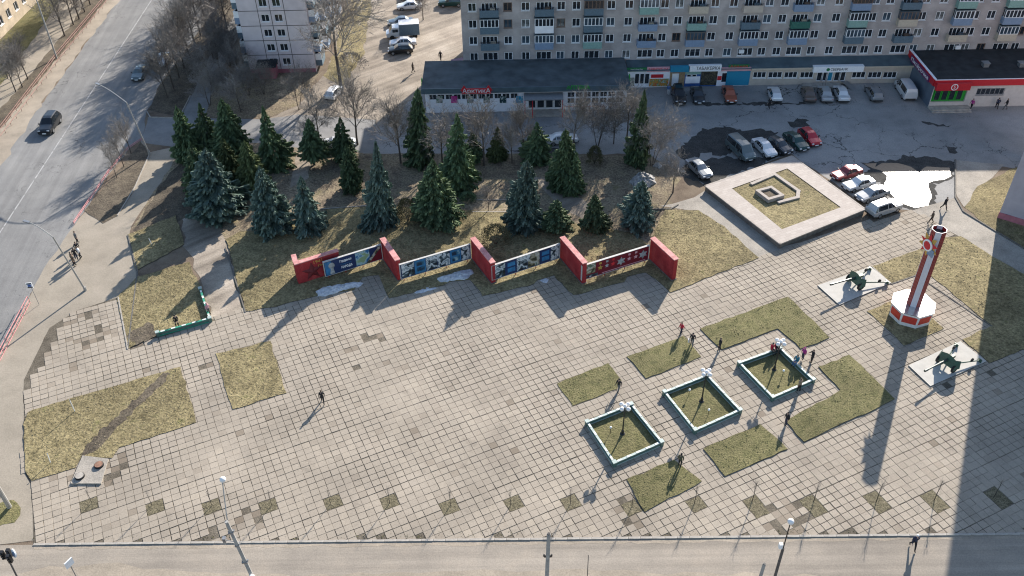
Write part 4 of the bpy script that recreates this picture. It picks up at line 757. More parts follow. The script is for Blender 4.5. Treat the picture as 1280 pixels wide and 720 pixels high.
# picture panels
PZ0, PZ1 = .55, 2.5; flat('panel_frame', (.44, .43, .41), .7, var=.15)
PAN = [((403.5, 328.5), (476.5, 306)), ((499, 331.5), (588, 305.5)), ((614, 333), (700, 305)), ((727.5, 333), (812, 307))]
plab = ['dark blue picture panel with white words beside the red star wall', 'picture panel of black and white photographs, second from the left', 'picture panel of photographs with two bright blue fields, third from the left', 'maroon picture panel with medals, rightmost in the memorial']
for i, (l, r_) in enumerate(PAN):
    p, q = G(*l, PZ1), G(*r_, PZ1); d_ = q - p; an = atan2(d_.y, d_.x); ln = d_.length; o = empty('memorial_panel', (p.x, p.y, 0), an); hh = PZ1 - PZ0; zc = (PZ0 + PZ1) / 2
    tag(o, plab[i], 'picture panel', 'picture panels of the memorial')
    mb = MB(); mb.box((ln / 2, .06, PZ1 + .03), (ln, .24, .05)).box((ln / 2, .06, PZ0 - .02), (ln, .2, .04))
    for x in (.03, ln - .03): mb.box((x, .06, zc), (.06, .26, hh))
    mb.build('frame', 'panel_frame', o); mb = MB(); mb.box((ln / 2, .08, zc), (ln - .12, .16, hh)); bd = mb.build('board', 'navy' if i < 3 else 'maroon', o)
    for x in (.4, ln * .35, ln * .65, ln - .4): mb = MB(); mb.tube((x, .12, 0), (x, .12, PZ0 - .06), .04); mb.build('post', 'wall_red', o)
    def pic(x0, x1, z0, z1, mat, nm='print', k=0):
        mb = MB(); mb.box(((x0 + x1) / 2 * ln, -.006 - k * .006, PZ0 + (z0 + z1) / 2 * hh), ((x1 - x0) * ln, .012, (z1 - z0) * hh)); return mb.build(nm, mat, bd)
    if i == 0:
        pic(.02, .13, .04, .96, 'sky_print'); mb = MB(); mb.ball((.13 * ln, -.02, PZ0 + .62 * hh), .36, 10, sz=1.15); mb.v = [(x, -.02 + (y + .02) * .08, z) for x, y, z in mb.v]; mb.tube((.13 * ln, -.01, PZ0 + .1), (.13 * ln, -.02, PZ0 + .5 * hh), .28, .14); mb.v = [(x, max(-.05, min(y, -.008)), z) for x, y, z in mb.v]; mb.build('bust_print', 'curtain', bd)
        text('Гордимся', .42, 'white_letter', bd, Matrix.Translation((.37 * ln, -.02, PZ0 + .72 * hh)) @ Matrix.Rotation(pi / 2, 4, 'X'), width=.2 * ln, bold=.012); text('подвигом', .26, 'sky_print', bd, Matrix.Translation((.37 * ln, -.02, PZ0 + .5 * hh)) @ Matrix.Rotation(pi / 2, 4, 'X'), width=.18 * ln); text('НАРОДА', .42, 'white_letter', bd, Matrix.Translation((.38 * ln, -.02, PZ0 + .28 * hh)) @ Matrix.Rotation(pi / 2, 4, 'X'), width=.19 * ln, bold=.012)
        pic(.54, .78, .03, .97, 'photo_map'); mb = MB(); mb.mesh([(.76 * ln, -.02, PZ0 + .02), (ln - .08, -.02, PZ0 + .02), (ln - .08, -.02, PZ1 - .3)], [(0, 1, 2)]); mb.build('red_print', 'maroon', bd); mb = MB(); mb.mesh([(.70 * ln, -.024, PZ0 + .02), (.76 * ln, -.024, PZ0 + .02), (ln - .1, -.024, PZ1 - .25), (ln - .35, -.024, PZ1 - .05)], [(0, 1, 2, 3)]); mb.build('ribbon_print', 'photo_warm', bd)
    elif i < 3:
        lay = ((.02, .2, 'photo_bw'), (.2, .36, 'sky_print' if i == 1 else 'navy'), (.36, .52, 'photo_bw'), (.52, .70, 'photo_bw' if i == 1 else 'photo_warm'), (.70, .86, 'sky_print' if i == 1 else 'navy'), (.86, .985, 'photo_bw'))
        for x0, x1, mt in lay: pic(x0 + .004, x1 - .004, .04 if mt != 'navy' else .02, .96, mt)
        for x0 in (.22, .72):
            pic(x0 + .01, x0 + .12, .56, .84, 'photo_blue' if i == 1 else 'sky_print', 'caption_print', 1); pic(x0 + .01, x0 + .12, .16, .46, 'photo_blue' if i == 1 else 'sky_print', 'caption_print', 1)
        pic(.40, .56, .55, .98, 'photo_bw', 'print', 1)
    else:
        pic(.01, .06, .3, .97, 'navy'); pic(.06, .20, .3, .97, 'photo_warm'); pic(.03, .24, .05, .2, 'photo_bw', 'caption_print'); pic(.3, .95, .06, .10, 'pink_sign', 'caption_print')
        for x, mt, rr in ((.27, 'gold', .36), (.37, 'curtain', .3), (.46, 'red_letter', .34), (.58, 'curtain', .6), (.7, 'pink_sign', .3), (.80, 'pink_sign', .3), (.91, 'curtain', .62)):
            mb = MB(); star(mb, (x * ln, -.014, PZ0 + .5 * hh), rr, .55 if rr > .5 else .5, 6 if rr > .5 else 5, .03); mb.build('medal_print', mt, bd)
            if rr < .5: mb = MB(); mb.box((x * ln, -.02, PZ0 + .82 * hh), (.3, .01, .28)); mb.build('ribbon_print', mt, bd)
# ------------------------------------------------------------------ the column
v0, v1 = G(1122.5, 406.5), G(1144.4, 412.3); sd_ = 1.66; dd_ = (v1 - v0).normalized(); nn = Vector((dd_.y, -dd_.x, 0)); apo = sd_ / 2 / math.tan(pi / 8)
ctr = (v0 + v1) / 2 - nn * apo; an = atan2(dd_.y, dd_.x); MN = empty('memorial_column', ctr, an); tag(MN, 'red and white memorial column with an order star on an octagonal base', 'monument')
flat('base_white', (.66, .63, .62), .6, var=.1, scale=3); flat('base_top', (.60, .60, .60), .22, metal=.75, var=.12, scale=2, bump=.15); flat('col_red', (.22, .014, .016), .45, var=.1); flat('col_stripe', (.42, .12, .10), .45); flat('col_white', (.55, .53, .57), .5, var=.06); flat('panel_red', (.50, .045, .03), .55, var=.2, scale=4)
def octo(r, rot=pi / 8): return [(r * cos(rot + i * pi / 4), r * sin(rot + i * pi / 4)) for i in range(8)]
rb = apo / cos(pi / 8); hb = 1.75
mb = MB(); o0, o1 = octo(rb * .97), octo(rb * 1.03)
mb.mesh([(x, y, 0) for x, y in o0] + [(x, y, hb) for x, y in o1], [(i, (i + 1) % 8, (i + 1) % 8 + 8, i + 8) for i in range(8)]); mb.build('base', 'base_white', MN)
mb = MB(); mb.prism(octo(rb * 1.05), hb - .02, hb + .05); mb.build('base_top', 'base_top', MN)
for i in range(8):
    a_ = i * pi / 4; mb = MB(); w_ = sd_ * .86; px_, py_ = cos(a_), sin(a_); r0, r1 = apo * .98 + .03, apo * 1.02 + .03
    t_ = Vector((-py_, px_, 0)); b0 = Vector((px_ * r0, py_ * r0, .55)); b1 = Vector((px_ * r1, py_ * r1, 1.5)); mb.face([b0 - t_ * w_ / 2, b0 + t_ * w_ / 2, b1 + t_ * w_ / 2, b1 - t_ * w_ / 2]); o = mb.build('red_panel', 'panel_red', MN)
    mb = MB()
    for k_ in range(3): zz = .72 + k_ * .25; mb.face([Vector((px_ * (r0 + .012 + .01 * k_), py_ * (r0 + .012 + .01 * k_), zz)) + t_ * s_ * w_ * (.4 - .06 * k_) + Vector((0, 0, u_)) for s_, u_ in ((-1, 0), (1, 0), (1, .07), (-1, .07))])
    mb.build('inscription', 'col_stripe', o)
cb = G(1139, 399); _b, _t, hc = stand((1139.5, 399), (1177.5, 287)); hc = (G(1177.5, 287, 12.0) - Vector((ctr.x, ctr.y, 12))).length
best = min((((G(1177.5, 287, z_ * .1).to_2d() - ctr.to_2d()).length), z_ * .1) for z_ in range(70, 170)); zc_ = best[1]
ra_ = .74; ap = ra_ * cos(pi / 8)
for i in range(8):
    a_ = i * pi / 4; pa, pb = octo(ra_)[(i - 1) % 8], octo(ra_)[i]; white = i % 2 == 0
    mb = MB(); mb.face([(pa[0], pa[1], hb + .05), (pb[0], pb[1], hb + .05), (pb[0], pb[1], zc_), (pa[0], pa[1], zc_)]); mb.face([(pb[0] * .9, pb[1] * .9, hb), (pa[0] * .9, pa[1] * .9, hb), (pa[0] * .9, pa[1] * .9, zc_), (pb[0] * .9, pb[1] * .9, zc_)]); mb.face([(pa[0], pa[1], zc_), (pb[0], pb[1], zc_), (pb[0] * .9, pb[1] * .9, zc_), (pa[0] * .9, pa[1] * .9, zc_)], 1)
    o = mb.build('column_face', ['col_white' if white else 'col_red', 'base_white'], MN)
    if not white:
        t_ = Vector((-sin(a_), cos(a_), 0)); n_ = Vector((cos(a_), sin(a_), 0)); mb = MB()
        for s_ in (-.55, 0, .55): c_ = n_ * (ap + .012) + t_ * s_ * .25; mb.face([c_ - t_ * .024 + Vector((0, 0, hb + .06)), c_ + t_ * .024 + Vector((0, 0, hb + .06)), c_ + t_ * .024 + Vector((0, 0, zc_ - .02)), c_ - t_ * .024 + Vector((0, 0, zc_ - .02))])
        mb.build('stripe', 'col_stripe', o)
mb = MB(); mb.prism(octo(.64), zc_ - .45, zc_ - .4); mb.build('hollow_shade_plate', 'dark_metal', MN)  # dark plate added below the rim, standing in for shade inside the hollow column
# order star on the face towards the paving
sz_ = zc_ - 1.75; ma = -pi / 2 - pi / 4; MS = empty('order_star', (cos(ma) * (ap + .06), sin(ma) * (ap + .06), sz_), ma + pi / 2); MS.parent = MN
mb = MB(); star(mb, (0, 0, 0), 1.3, .42, 5, .12); mb.build('ruby_star', 'red_letter', MS); mb = MB(); star(mb, (0, .03, 0), 1.35, .5, 5, .05, -pi / 2); mb.build('gold_rays', 'gold', MS)
mb = MB(); prof = [(.62, 0), (.62, .1), (.46, .12), (.46, 0)]; mb.lathe(prof, 20); mb.v = [(x, -.05 - z, y) for x, y, z in mb.v]; mb.f = [f[::-1] for f in mb.f]; mb.build('white_ring', 'white_letter', MS)
mb = MB(); mb.lathe([(.46, 0), (.46, .08), (.1, .12)], 20); mb.v = [(x, -.06 - z, y) for x, y, z in mb.v]; mb.f = [f[::-1] for f in mb.f]; mb.build('medallion', 'red_letter', MS)
mb = MB(); mb.box((.55, -.02, -.55), (.75, .1, .75), 0); mb.build('mount', 'lblue_paint', MS)
p = G(1124, 371, hb); lm = MN.matrix_basis.inverted() @ Vector((p.x, p.y, hb)); mb = MB(); mb.tube((lm.x, lm.y, hb), (lm.x, lm.y, hb + 1.1), .02, n=5); mb.build('rod', 'metal_grey', MN)
# ------------------------------------------------------------------ field guns on white pads
flat('pad_white', (.46, .44, .40), .92, var=.08, scale=1.5); flat('gun_green', (.03, .085, .062), .45, var=.25, scale=5); flat('rubber', (.012, .012, .013), .8); flat('gun_barrel', (.06, .075, .065), .4, metal=.2)
def make_gun(name):
    g = empty(name, (0, 0, 0)); mb = MB(); mb.tube((.1, 0, 1.12), (3.55, 0, 1.42), .12, .085, 10); mb.tube((3.3, 0, 1.397), (3.72, 0, 1.435), .125, .125, 10); ba = mb.build('barrel', 'gun_barrel', g)
    mb = MB(); mb.box((-.35, 0, 1.1), (1.0, .3, .32)); mb.build('breech', 'gun_green', g); mb = MB(); mb.tube((-.2, 0, .9), (1.25, 0, 1.03), .1); mb.build('recoil_cradle', 'gun_green', g)
    mb = MB()
    for pts in (((.32, -.95, .5), (.32, .95, .5), (.18, .78, 1.55), (.18, .2, 1.75), (.18, -.2, 1.75), (.18, -.78, 1.55)),): mb.face(pts); mb.face([(x - .03, y, z) for x, y, z in pts][::-1])
    for s in (-1, 1): mb.face([(.32, s * .95, .5), (.18, s * .78, 1.55), (-.35, s * 1.05, 1.4), (-.25, s * 1.2, .55)]); mb.face([(.30, s * .95, .5), (-.27, s * 1.2, .55), (-.37, s * 1.05, 1.4), (.16, s * .78, 1.55)])
    mb.build('shield', 'gun_green', g); mb = MB(); mb.tube((0, -.85, .5), (0, .85, .5), .08); mb.box((-.1, 0, .72), (.6, .6, .3)); mb.build('axle', 'gun_green', g)
    for s in (-1, 1):
        w_ = empty('wheel', (0, s * .88, .5)); w_.parent = g; mb = MB()
        for i in range(20): 
            a0, a1 = i * pi / 10, (i + 1) * pi / 10
            mb.mesh([(r_ * cos(q), y, r_ * sin(q)) for q in (a0, a1) for r_, y in ((.5, -.09), (.5, .09), (.34, .09), (.34, -.09))], [(0, 4, 5, 1), (1, 5, 6, 2), (2, 6, 7, 3), (3, 7, 4, 0)])
        mb.build('tyre', 'rubber', w_); mb = MB(); mb.tube((0, -.05, 0), (0, .05, 0), .35, n=14); mb.build('rim', 'gun_green', w_)
        mb = MB(); e_ = Vector((-3.3, s * 1.35, .22)); mb.tube((-.15, s * .3, .55), e_, .075, .06, 8); t_ = mb.build('trail', 'gun_green', g)
        mb = MB(); mb.box(e_ + Vector((-.05, 0, -.02)), (.12, .42, .36)); mb.box(e_ + Vector((.2, 0, .12)), (.3, .12, .1)); mb.build('spade', 'gun_green', t_)
        mb = MB(); mb.tube((-2.45, s * (1.06) - .06, .5), (-2.45, s * 1.06 + .06, .5), .2, n=12); mb.tube((-2.45, s * 1.06, .3), (-2.45, s * 1.06, .5), .03); mb.build('trail_roller', 'rubber', t_)
    return g
for i, (cpx, t0, t1, lab, lab2) in enumerate((((1068, 356.5), (1087, 339), (1105, 354), 'dark green field gun on the white pad beside the column, farther one', 'white pad under the field gun on the far side of the column'), ((1182, 458.5), (1202, 433), (1221.5, 449), 'dark green field gun on the white pad near the tower shadow', 'white pad under the field gun at the edge of the tower shadow'))):
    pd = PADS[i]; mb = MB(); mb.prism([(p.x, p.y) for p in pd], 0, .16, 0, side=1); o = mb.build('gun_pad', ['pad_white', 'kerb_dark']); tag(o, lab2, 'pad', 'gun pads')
    g = make_gun('field_gun'); c = G(*cpx, .16); mid = (G(*t0, .16) + G(*t1, .16)) / 2; d_ = c - mid; g.location = c; g.rotation_euler = (0, 0, atan2(d_.y, d_.x)); tag(g, lab, 'field gun', 'field guns')
# ------------------------------------------------------------------ low green fences
flat('fence_dark', (.07, .13, .11), .6, var=.2, scale=4); flat('fence_mint', (.33, .40, .375), .6, var=.12, scale=3); flat('fence_white', (.62, .66, .62), .6); flat('fence_green', (.03, .25, .16), .55, var=.15, scale=3)
flat('base_white', (.66, .63, .62), .6)
def fence(px, closed, lab, cap='fence_mint', z=.55, blk=True):
    pts = P(px, z); base = Vector((pts[0].x, pts[0].y, 0)); r = empty('low_fence', base); n_ = len(pts); tag(r, lab, 'fence', 'low green fences')
    for i in range(n_ if closed else n_ - 1):
        p, q = pts[i] - base, pts[(i + 1) % n_] - base; d_ = q - p; an = atan2(d_.y, d_.x); ln = d_.length; m_ = (p + q) / 2
        mb = MB(); mb.box((m_.x, m_.y, z * .5), (ln - .3, .14, z - .12), an); pn = mb.build('panel', 'fence_dark', r)
        mb = MB(); mb.box((m_.x, m_.y, z - .03), (ln - .28, .22, .06), an); mb.build('top_rail', cap, r)
        mb = MB(); mb.box((m_.x, m_.y, .1), (ln - .3, .2, .12), an); mb.build('bottom_rail', cap, r)
        if blk:
            k = 5
            for j in range(k):
                c_ = p.lerp(q, (j + .5) / k); mb = MB(); mb.box((c_.x, c_.y, z + .012), (.42, .19, .03), an); mb.build('white_block', 'fence_white', r)
    for p in pts:
        p = p - base; mb = MB(); mb.box((p.x, p.y, z * .55), (.32, .32, z * 1.1), TH); po = mb.build('corner_post', 'fence_dark', r); mb = MB(); mb.box((p.x, p.y, z * 1.1 + .04), (.4, .4, .08), TH); mb.build('cap', 'fence_mint', po)
    return r
FBX = [[(734, 527), (789, 505), (827, 552), (768, 578)], [(831, 489.5), (884, 468.5), (925, 512), (869, 537)], [(924.5, 453), (975, 434.5), (1016.5, 474), (966, 496)]]
fl = ['low green fence round the square bed farthest from the column', 'low green fence round the middle square bed with a lamp', 'low green fence round the square bed where people sit']
for i in range(3):
    fence(FBX[i], True, fl[i]); pl = [p for p in P(FBX[i], .0)]; c_ = sum(pl, Vector()) / 4
    mb = MB(); pq = [G(*q, .55) for q in FBX[i]]; cq = sum(pq, Vector()) / 4; mb.prism([((p.x - cq.x) * .94 + cq.x, (p.y - cq.y) * .94 + cq.y) for p in pq], 0, .1); struct('grass_bed', mb, 'green_lawn')
fence([(196.5, 415.5), (262, 397.5), (250, 360.5)], False, 'bright green low fence in an L shape on the left lawn', 'fence_green', .55, True)
# ------------------------------------------------------------------ lamps with globes
flat('globe', (.78, .77, .76), .3, var=.03); flat('black_iron', (.014, .014, .016), .5)
def globe_lamp(b_, t_, lab):
    B, T_, h_ = stand(b_, t_); o = empty('globe_lamp', B); tag(o, lab, 'street lamp', 'globe lamps in the fenced beds')
    mb = MB(); mb.lathe([(.24, 0), (.24, .12), (.14, .2), (.12, .55), (.07, .62), (.05, h_ - .3), (.08, h_ - .25), (.04, h_ - .1)], 10); mb.build('post', 'black_iron', o)
    for k in range(4):
        a_ = k * pi / 2 + TH + .3; e_ = Vector((cos(a_) * .42, sin(a_) * .42, h_ - .22)); mb = MB(); mb.path([(0, 0, h_ - .4), (e_.x * .6, e_.y * .6, h_ - .5), e_], .022); ar = mb.build('arm', 'black_iron', o)
        mb = MB(); mb.ball(e_ + Vector((0, 0, .2)), .21); mb.build('globe', 'globe', ar, smooth=True)
    mb = MB(); mb.ball((0, 0, h_ + .05), .2); mb.build('globe', 'globe', o, smooth=True)
    return o
globe_lamp((778, 543), (782.5, 508), 'black lamp post with white globes in the fenced bed farthest from the column'); globe_lamp((876.7, 502.5), (884.7, 466), 'black lamp post with white globes in the middle fenced bed'); globe_lamp((967.5, 463), (976, 427.5), 'black lamp post with white globes in the fenced bed where people sit')
for x, y, lab in ((763, 541, 'small white flower marker in the fenced bed farthest from the column'), (861, 494, 'small white flower marker, far one in the middle fenced bed'), (885, 519, 'small white flower marker, near one in the middle fenced bed'), (978, 470, 'small white flower marker in the fenced bed where people sit')):
    p = G(x, y, .1); o = empty('spot_light', p); mb = MB(); mb.tube((0, 0, 0), (0, 0, .7), .025); mb.build('stem', 'black_iron', o); mb = MB(); mb.ball((0, 0, .75), .12, 8); mb.build('head', 'globe', o); tag(o, lab.replace('flower marker', 'ground light'), 'ground light', 'small lights in the fenced beds')
# ------------------------------------------------------------------ tall street lamps, poles and signs
flat('pole_steel', (.34, .33, .31), .55, metal=.3, var=.12); flat('pole_concrete', (.33, .32, .30), .9, var=.2, scale=3, bump=.2); flat('pole_dark', (.10, .09, .085), .8, var=.3)
def tall_lamp(b_, k_, e_, lab, r=.11):
    B, K, hk = stand(b_, k_); he = hk + 1.1; E_ = G(*e_, he); o = empty('street_lamp', B); tag(o, lab, 'street lamp'); K = K - B; E_ = E_ - B
    mb = MB(); mb.tube((0, 0, 0), K, r, r * .7, 10); mb.tube((0, 0, 0), (0, 0, .5), r * 1.7, r * 1.5, 10); mb.build('pole', 'pole_steel', o)
    mb = MB(); pts = []
    for i in range(9): t = i / 8; pts.append(K.lerp(E_, t) * (1 - 0) + Vector((0, 0, (hk + (he - hk) * sin(t * pi / 2)) - K.lerp(E_, t).z)))
    mb.path(pts, r * .55); mb.build('arm', 'pole_steel', o); d_ = (pts[-1] - pts[-2]).normalized(); mb = MB(); mb.box(pts[-1] + d_ * .3, (.85, .28, .15), atan2(d_.y, d_.x)); mb.build('lamp_head', 'metal_grey', o); return o
tall_lamp((107, 363), (66, 296), (36, 278), 'tall curved street lamp rising from the pavement beside people waiting'); tall_lamp((187, 193), (158, 128), (124, 106), 'tall curved street lamp at the corner of the tree island')
B, T_, h_ = stand((71, 73), (44, -5)); o = empty('street_lamp', B); mb = MB(); mb.tube((0, 0, 0), T_ - B, .14, .1); mb.build('pole', 'pole_concrete', o); mb = MB(); mb.path([T_ - B, T_ - B + Vector((.8, -.3, .4)), T_ - B + Vector((1.9, -.7, .5))], .05); mb.build('arm', 'pole_steel', o); mb = MB(); mb.box(T_ - B + Vector((2.2, -.8, .5)), (.8, .26, .15), -.35); mb.build('lamp_head', 'metal_grey', o); tag(o, 'straight concrete lamp post beyond the red rail of the avenue', 'street lamp')
def ground_hit(p0, p1, Y):   # a leaning pole in the plane y = Y, drawn down to the ground
    a, c = onY(*p0, Y), onY(*p1, Y); d_ = c - a; return a, a + d_ * (-a.z / d_.z) if abs(d_.z) > 1e-6 else c
YB = 35.5
t_, g_ = ground_hit((283, 652), (315, 720), YB); o = empty('utility_pole', g_); v = t_ - g_; mb = MB(); mb.tube((0, 0, 0), v, .17, .12, 10); mb.build('pole', 'pole_concrete', o)
mb = MB(); dn = v.normalized()
for k, s in ((.93, .35), (.84, .28), (.72, .4)): mb.box(v * k, (s, .3, .12)); mb.tube(v * k + Vector((-.22, 0, .1)), v * k + Vector((.22, 0, .1)), .03)
mb.build('bracket', 'metal_grey', o); q = onY(278, 601, YB + 1.6) - g_; mb = MB(); mb.path([v * .97, v + Vector((0, .3, .25)), q], .04); mb.build('lamp_arm', 'pole_steel', o); mb = MB(); mb.ball(q + Vector((0, .1, 0)), .21); mb.build('globe', 'globe', o, smooth=True)
mb = MB(); mb.box(v * .86 + Vector((-.75, .1, .15)), (.2, .25, .4)); mb.tube(v * .86, v * .86 + Vector((-.7, .1, .1)), .025); mb.build('camera_box', 'metal_grey', o); mb = MB(); mb.box(v * .62 + Vector((.12, -.2, 0)), (.3, .1, .55)); mb.build('notice', 'frame_white', o); tag(o, 'leaning concrete utility pole with a white globe lamp, bottom left', 'utility pole')
t_, g_ = ground_hit((686, 667.5), (683.5, 722), YB - .5); o = empty('utility_pole', g_); v = t_ - g_; mb = MB(); mb.tube((0, 0, 0), v, .16, .13, 10); mb.build('pole', 'pole_concrete', o); mb = MB(); mb.tube(v * .999, v * 1.004, .1, .1, 10); mb.build('dark_mouth', 'black_iron', o)
mb = MB(); mb.box(v * .83, (.5, .12, .12)); mb.tube(v * .83 + Vector((-.25, 0, 0)), v * .83 + Vector((-.25, 0, .2)), .06); mb.tube(v * .83 + Vector((.25, 0, 0)), v * .83 + Vector((.25, 0, .2)), .06); mb.build('insulator', 'black_iron', o); tag(o, 'straight utility pole with an open top in the middle of the street edge', 'utility pole')
t_, g_ = ground_hit((988.5, 652), (966, 730), YB); o = empty('street_lamp', g_); v = t_ - g_; mb = MB(); mb.tube((0, 0, 0), v * .8, .12, .1); mb.build('pole', 'pole_dark', o); mb = MB(); mb.tube(v * .79, v, .045, .04); mb.build('lamp_arm', 'black_iron', o); mb = MB(); mb.ball(v, .22); mb.build('globe', 'globe', o, smooth=True); mb = MB(); mb.box(v * .82 + Vector((-.22, 0, 0)), (.22, .25, .45)); mb.build('switch_box', 'frame_white', o); tag(o, 'dark lamp post with a single white globe at the bottom right', 'street lamp')
t_, g_ = ground_hit((955.5, 705), (949.5, 724), YB - 1); o = empty('utility_pole', g_); v = t_ - g_; mb = MB(); mb.tube((0, 0, 0), v, .12, .11, 10); mb.build('pole', 'pole_concrete', o); mb = MB(); mb.tube(v * .999, v * 1.004, .085, .085, 10); mb.build('dark_mouth', 'black_iron', o); tag(o, 'short steel stub pole beside the single globe lamp', 'utility pole')
t_, g_ = ground_hit((735.5, 694), (734, 724), YB - .3); o = empty('bollard_post', g_); v = t_ - g_; mb = MB(); mb.tube((0, 0, 0), v, .035, .025); mb.build('post', 'pole_dark', o); mb = MB(); mb.tube(v * .55, v * .7, .06); mb.build('sleeve', 'pole_dark', o); tag(o, 'thin dark rod standing at the street edge near the middle', 'post')
# concrete pole at the left edge, its foot in a grass patch
B = G(12, 634); o = empty('utility_pole', B); mb = MB(); tp = G(-14, 590, 7) - B; mb.tube((0, 0, 0), tp, .2, .15, 10); mb.build('pole', 'pole_concrete', o); mb = MB(); mb.tube((-1.0, -1.3, 0), tp * .45, .16, .12); mb.build('brace', 'pole_concrete', o); tag(o, 'braced concrete pole cut off by the left edge of the picture', 'utility pole')
sheet('grass_patch', [(-12, 632), (8, 625), (24, 627), (25, 642), (18, 654), (-10, 660)], .035, 'green_lawn', .15, .6)
# bus-stop sign
B, T_, h_ = stand((49, 381), (42, 366)); o = empty('bus_stop_sign', B); mb = MB(); mb.tube((0, 0, 0), (0, 0, 2.6), .03); mb.build('post', 'metal_grey', o); mb = MB(); mb.box((-.1, 0, 2.75), (.62, .05, .72), .15); pl_ = mb.build('plate', 'frame_white', o)
mb = MB(); mb.box((-.1, -.035, 3.0), (.5, .02, .12), .15); mb.box((-.1, -.035, 2.5), (.5, .02, .12), .15); mb.build('black_band', 'black_letter', pl_); mb = MB(); mb.box((-.1, -.034, 2.75), (.34, .02, .3), .15); mb.build('blue_field', 'blue_paint', pl_); tag(o, 'white and blue bus-stop sign on a thin post by the avenue', 'sign')
# traffic light and plate at the bottom left
t_, g_ = ground_hit((8, 694), (21, 720), YB + 1.2); o = empty('traffic_light', g_); v = t_ - g_; mb = MB(); mb.tube((0, 0, 0), v, .07, .06); mb.build('post', 'pole_dark', o)
for k, (dx, dy) in enumerate(((-.32, .1), (.05, .25), (.25, -.2))): mb = MB(); mb.box(v + Vector((dx, dy, -.1)), (.24, .24, .75)); hd = mb.build('signal_head', 'black_iron', o); mb = MB(); [mb.tube(v + Vector((dx, dy - .12, -.1 + z)), v + Vector((dx, dy - .2, -.1 + z)), .08) for z in (-.24, 0, .24)]; mb.build('lens', 'glass_dark', hd)
mb = MB(); mb.tube(v + Vector((.55, .1, .1)), v + Vector((.5, .04, .12)), .33, n=18); sg = mb.build('backplate', 'frame_white', o); mb = MB(); mb.tube(v + Vector((.5, .04, .12)), v + Vector((.49, .03, .125)), .24, n=18); mb.build('sign_face', 'lblue_paint', sg); tag(o, 'traffic light with several heads at the bottom left corner', 'traffic light')
t_, g_ = ground_hit((86.5, 704), (97, 724), YB + .8); o = empty('road_sign', g_); v = t_ - g_; mb = MB(); mb.tube((0, 0, 0), v, .035); mb.build('post', 'metal_grey', o); mb = MB(); mb.box(v + Vector((0, 0, 0)), (.08, .62, .62), -.5); mb.build('plate', 'frame_white', o); tag(o, 'white road sign seen edge-on beside the bottom street', 'sign')
for b_, t_, lab in (((94, 515), (87, 500), 'thin white marker post in the large left lawn'), ((63.5, 579), (59, 567), 'short white marker post at the corner of the large left lawn'), ((190, 306), (186, 298), 'short white marker post on the shaded lawn by the pavement')):
    B, T_, h_ = stand(b_, t_); o = empty('marker_post', B); mb = MB(); mb.tube((0, 0, 0), T_ - B, .035); mb.build('post', 'frame_white', o); mb = MB(); mb.tube((T_ - B) * .98, (T_ - B) * 1.02, .05); mb.build('cap', 'metal_grey', o); tag(o, lab, 'post')
# ------------------------------------------------------------------ rails
flat('rail_pink', (.50, .20, .20), .7, var=.25, scale=2); flat('rail_red', (.25, .12, .095), .7, var=.3, scale=2)
def rail(pxs, h_, lab, mat, step=1.6, bars=2, lean=0, double=0):
    r = empty('guard_rail', G(*pxs[0])); base = G(*pxs[0]); tag(r, lab, 'railing'); pm = MB(); pm.tube((0, 0, 0), (0, 0, h_), .035, n=6); pd = pm.data('post', mat)
    for p, q in zip(pxs, pxs[1:]):
        p, q = G(*p) - base, G(*q) - base; d_ = q - p; k = max(1, int(d_.length / step))
        for i in range(k + 1): put('post', pd, r, p.lerp(q, i / k))
        for j in range(bars): mb = MB(); z_ = h_ * (1 - j * .45); mb.tube(p + Vector((0, 0, z_)), q + Vector((0, 0, z_)), .04, n=6); mb.build('rail', mat, r)
    return r
rail([(0, 452), (38, 379)], 1.0, 'pink tubular railing between the avenue and the left pavement', 'rail_pink', 1.2, 3)
rail([(93, 281), (136, 217), (160, 188), (178, 176)], .45, 'low pink rail along the avenue side of the tree island', 'rail_pink', 1.5, 2)
rail([(-60, 248), (0, 166), (70, 74), (137, -6), (180, -60)], .75, 'long rusty red guard rail along the far side of the avenue', 'rail_red', 2.0, 2); rail([(-60, 262), (0, 176), (70, 83), (142, -6), (186, -60)], .5, 'low outer red rail beside the guard rail across the avenue', 'rail_red', 2.0, 1)
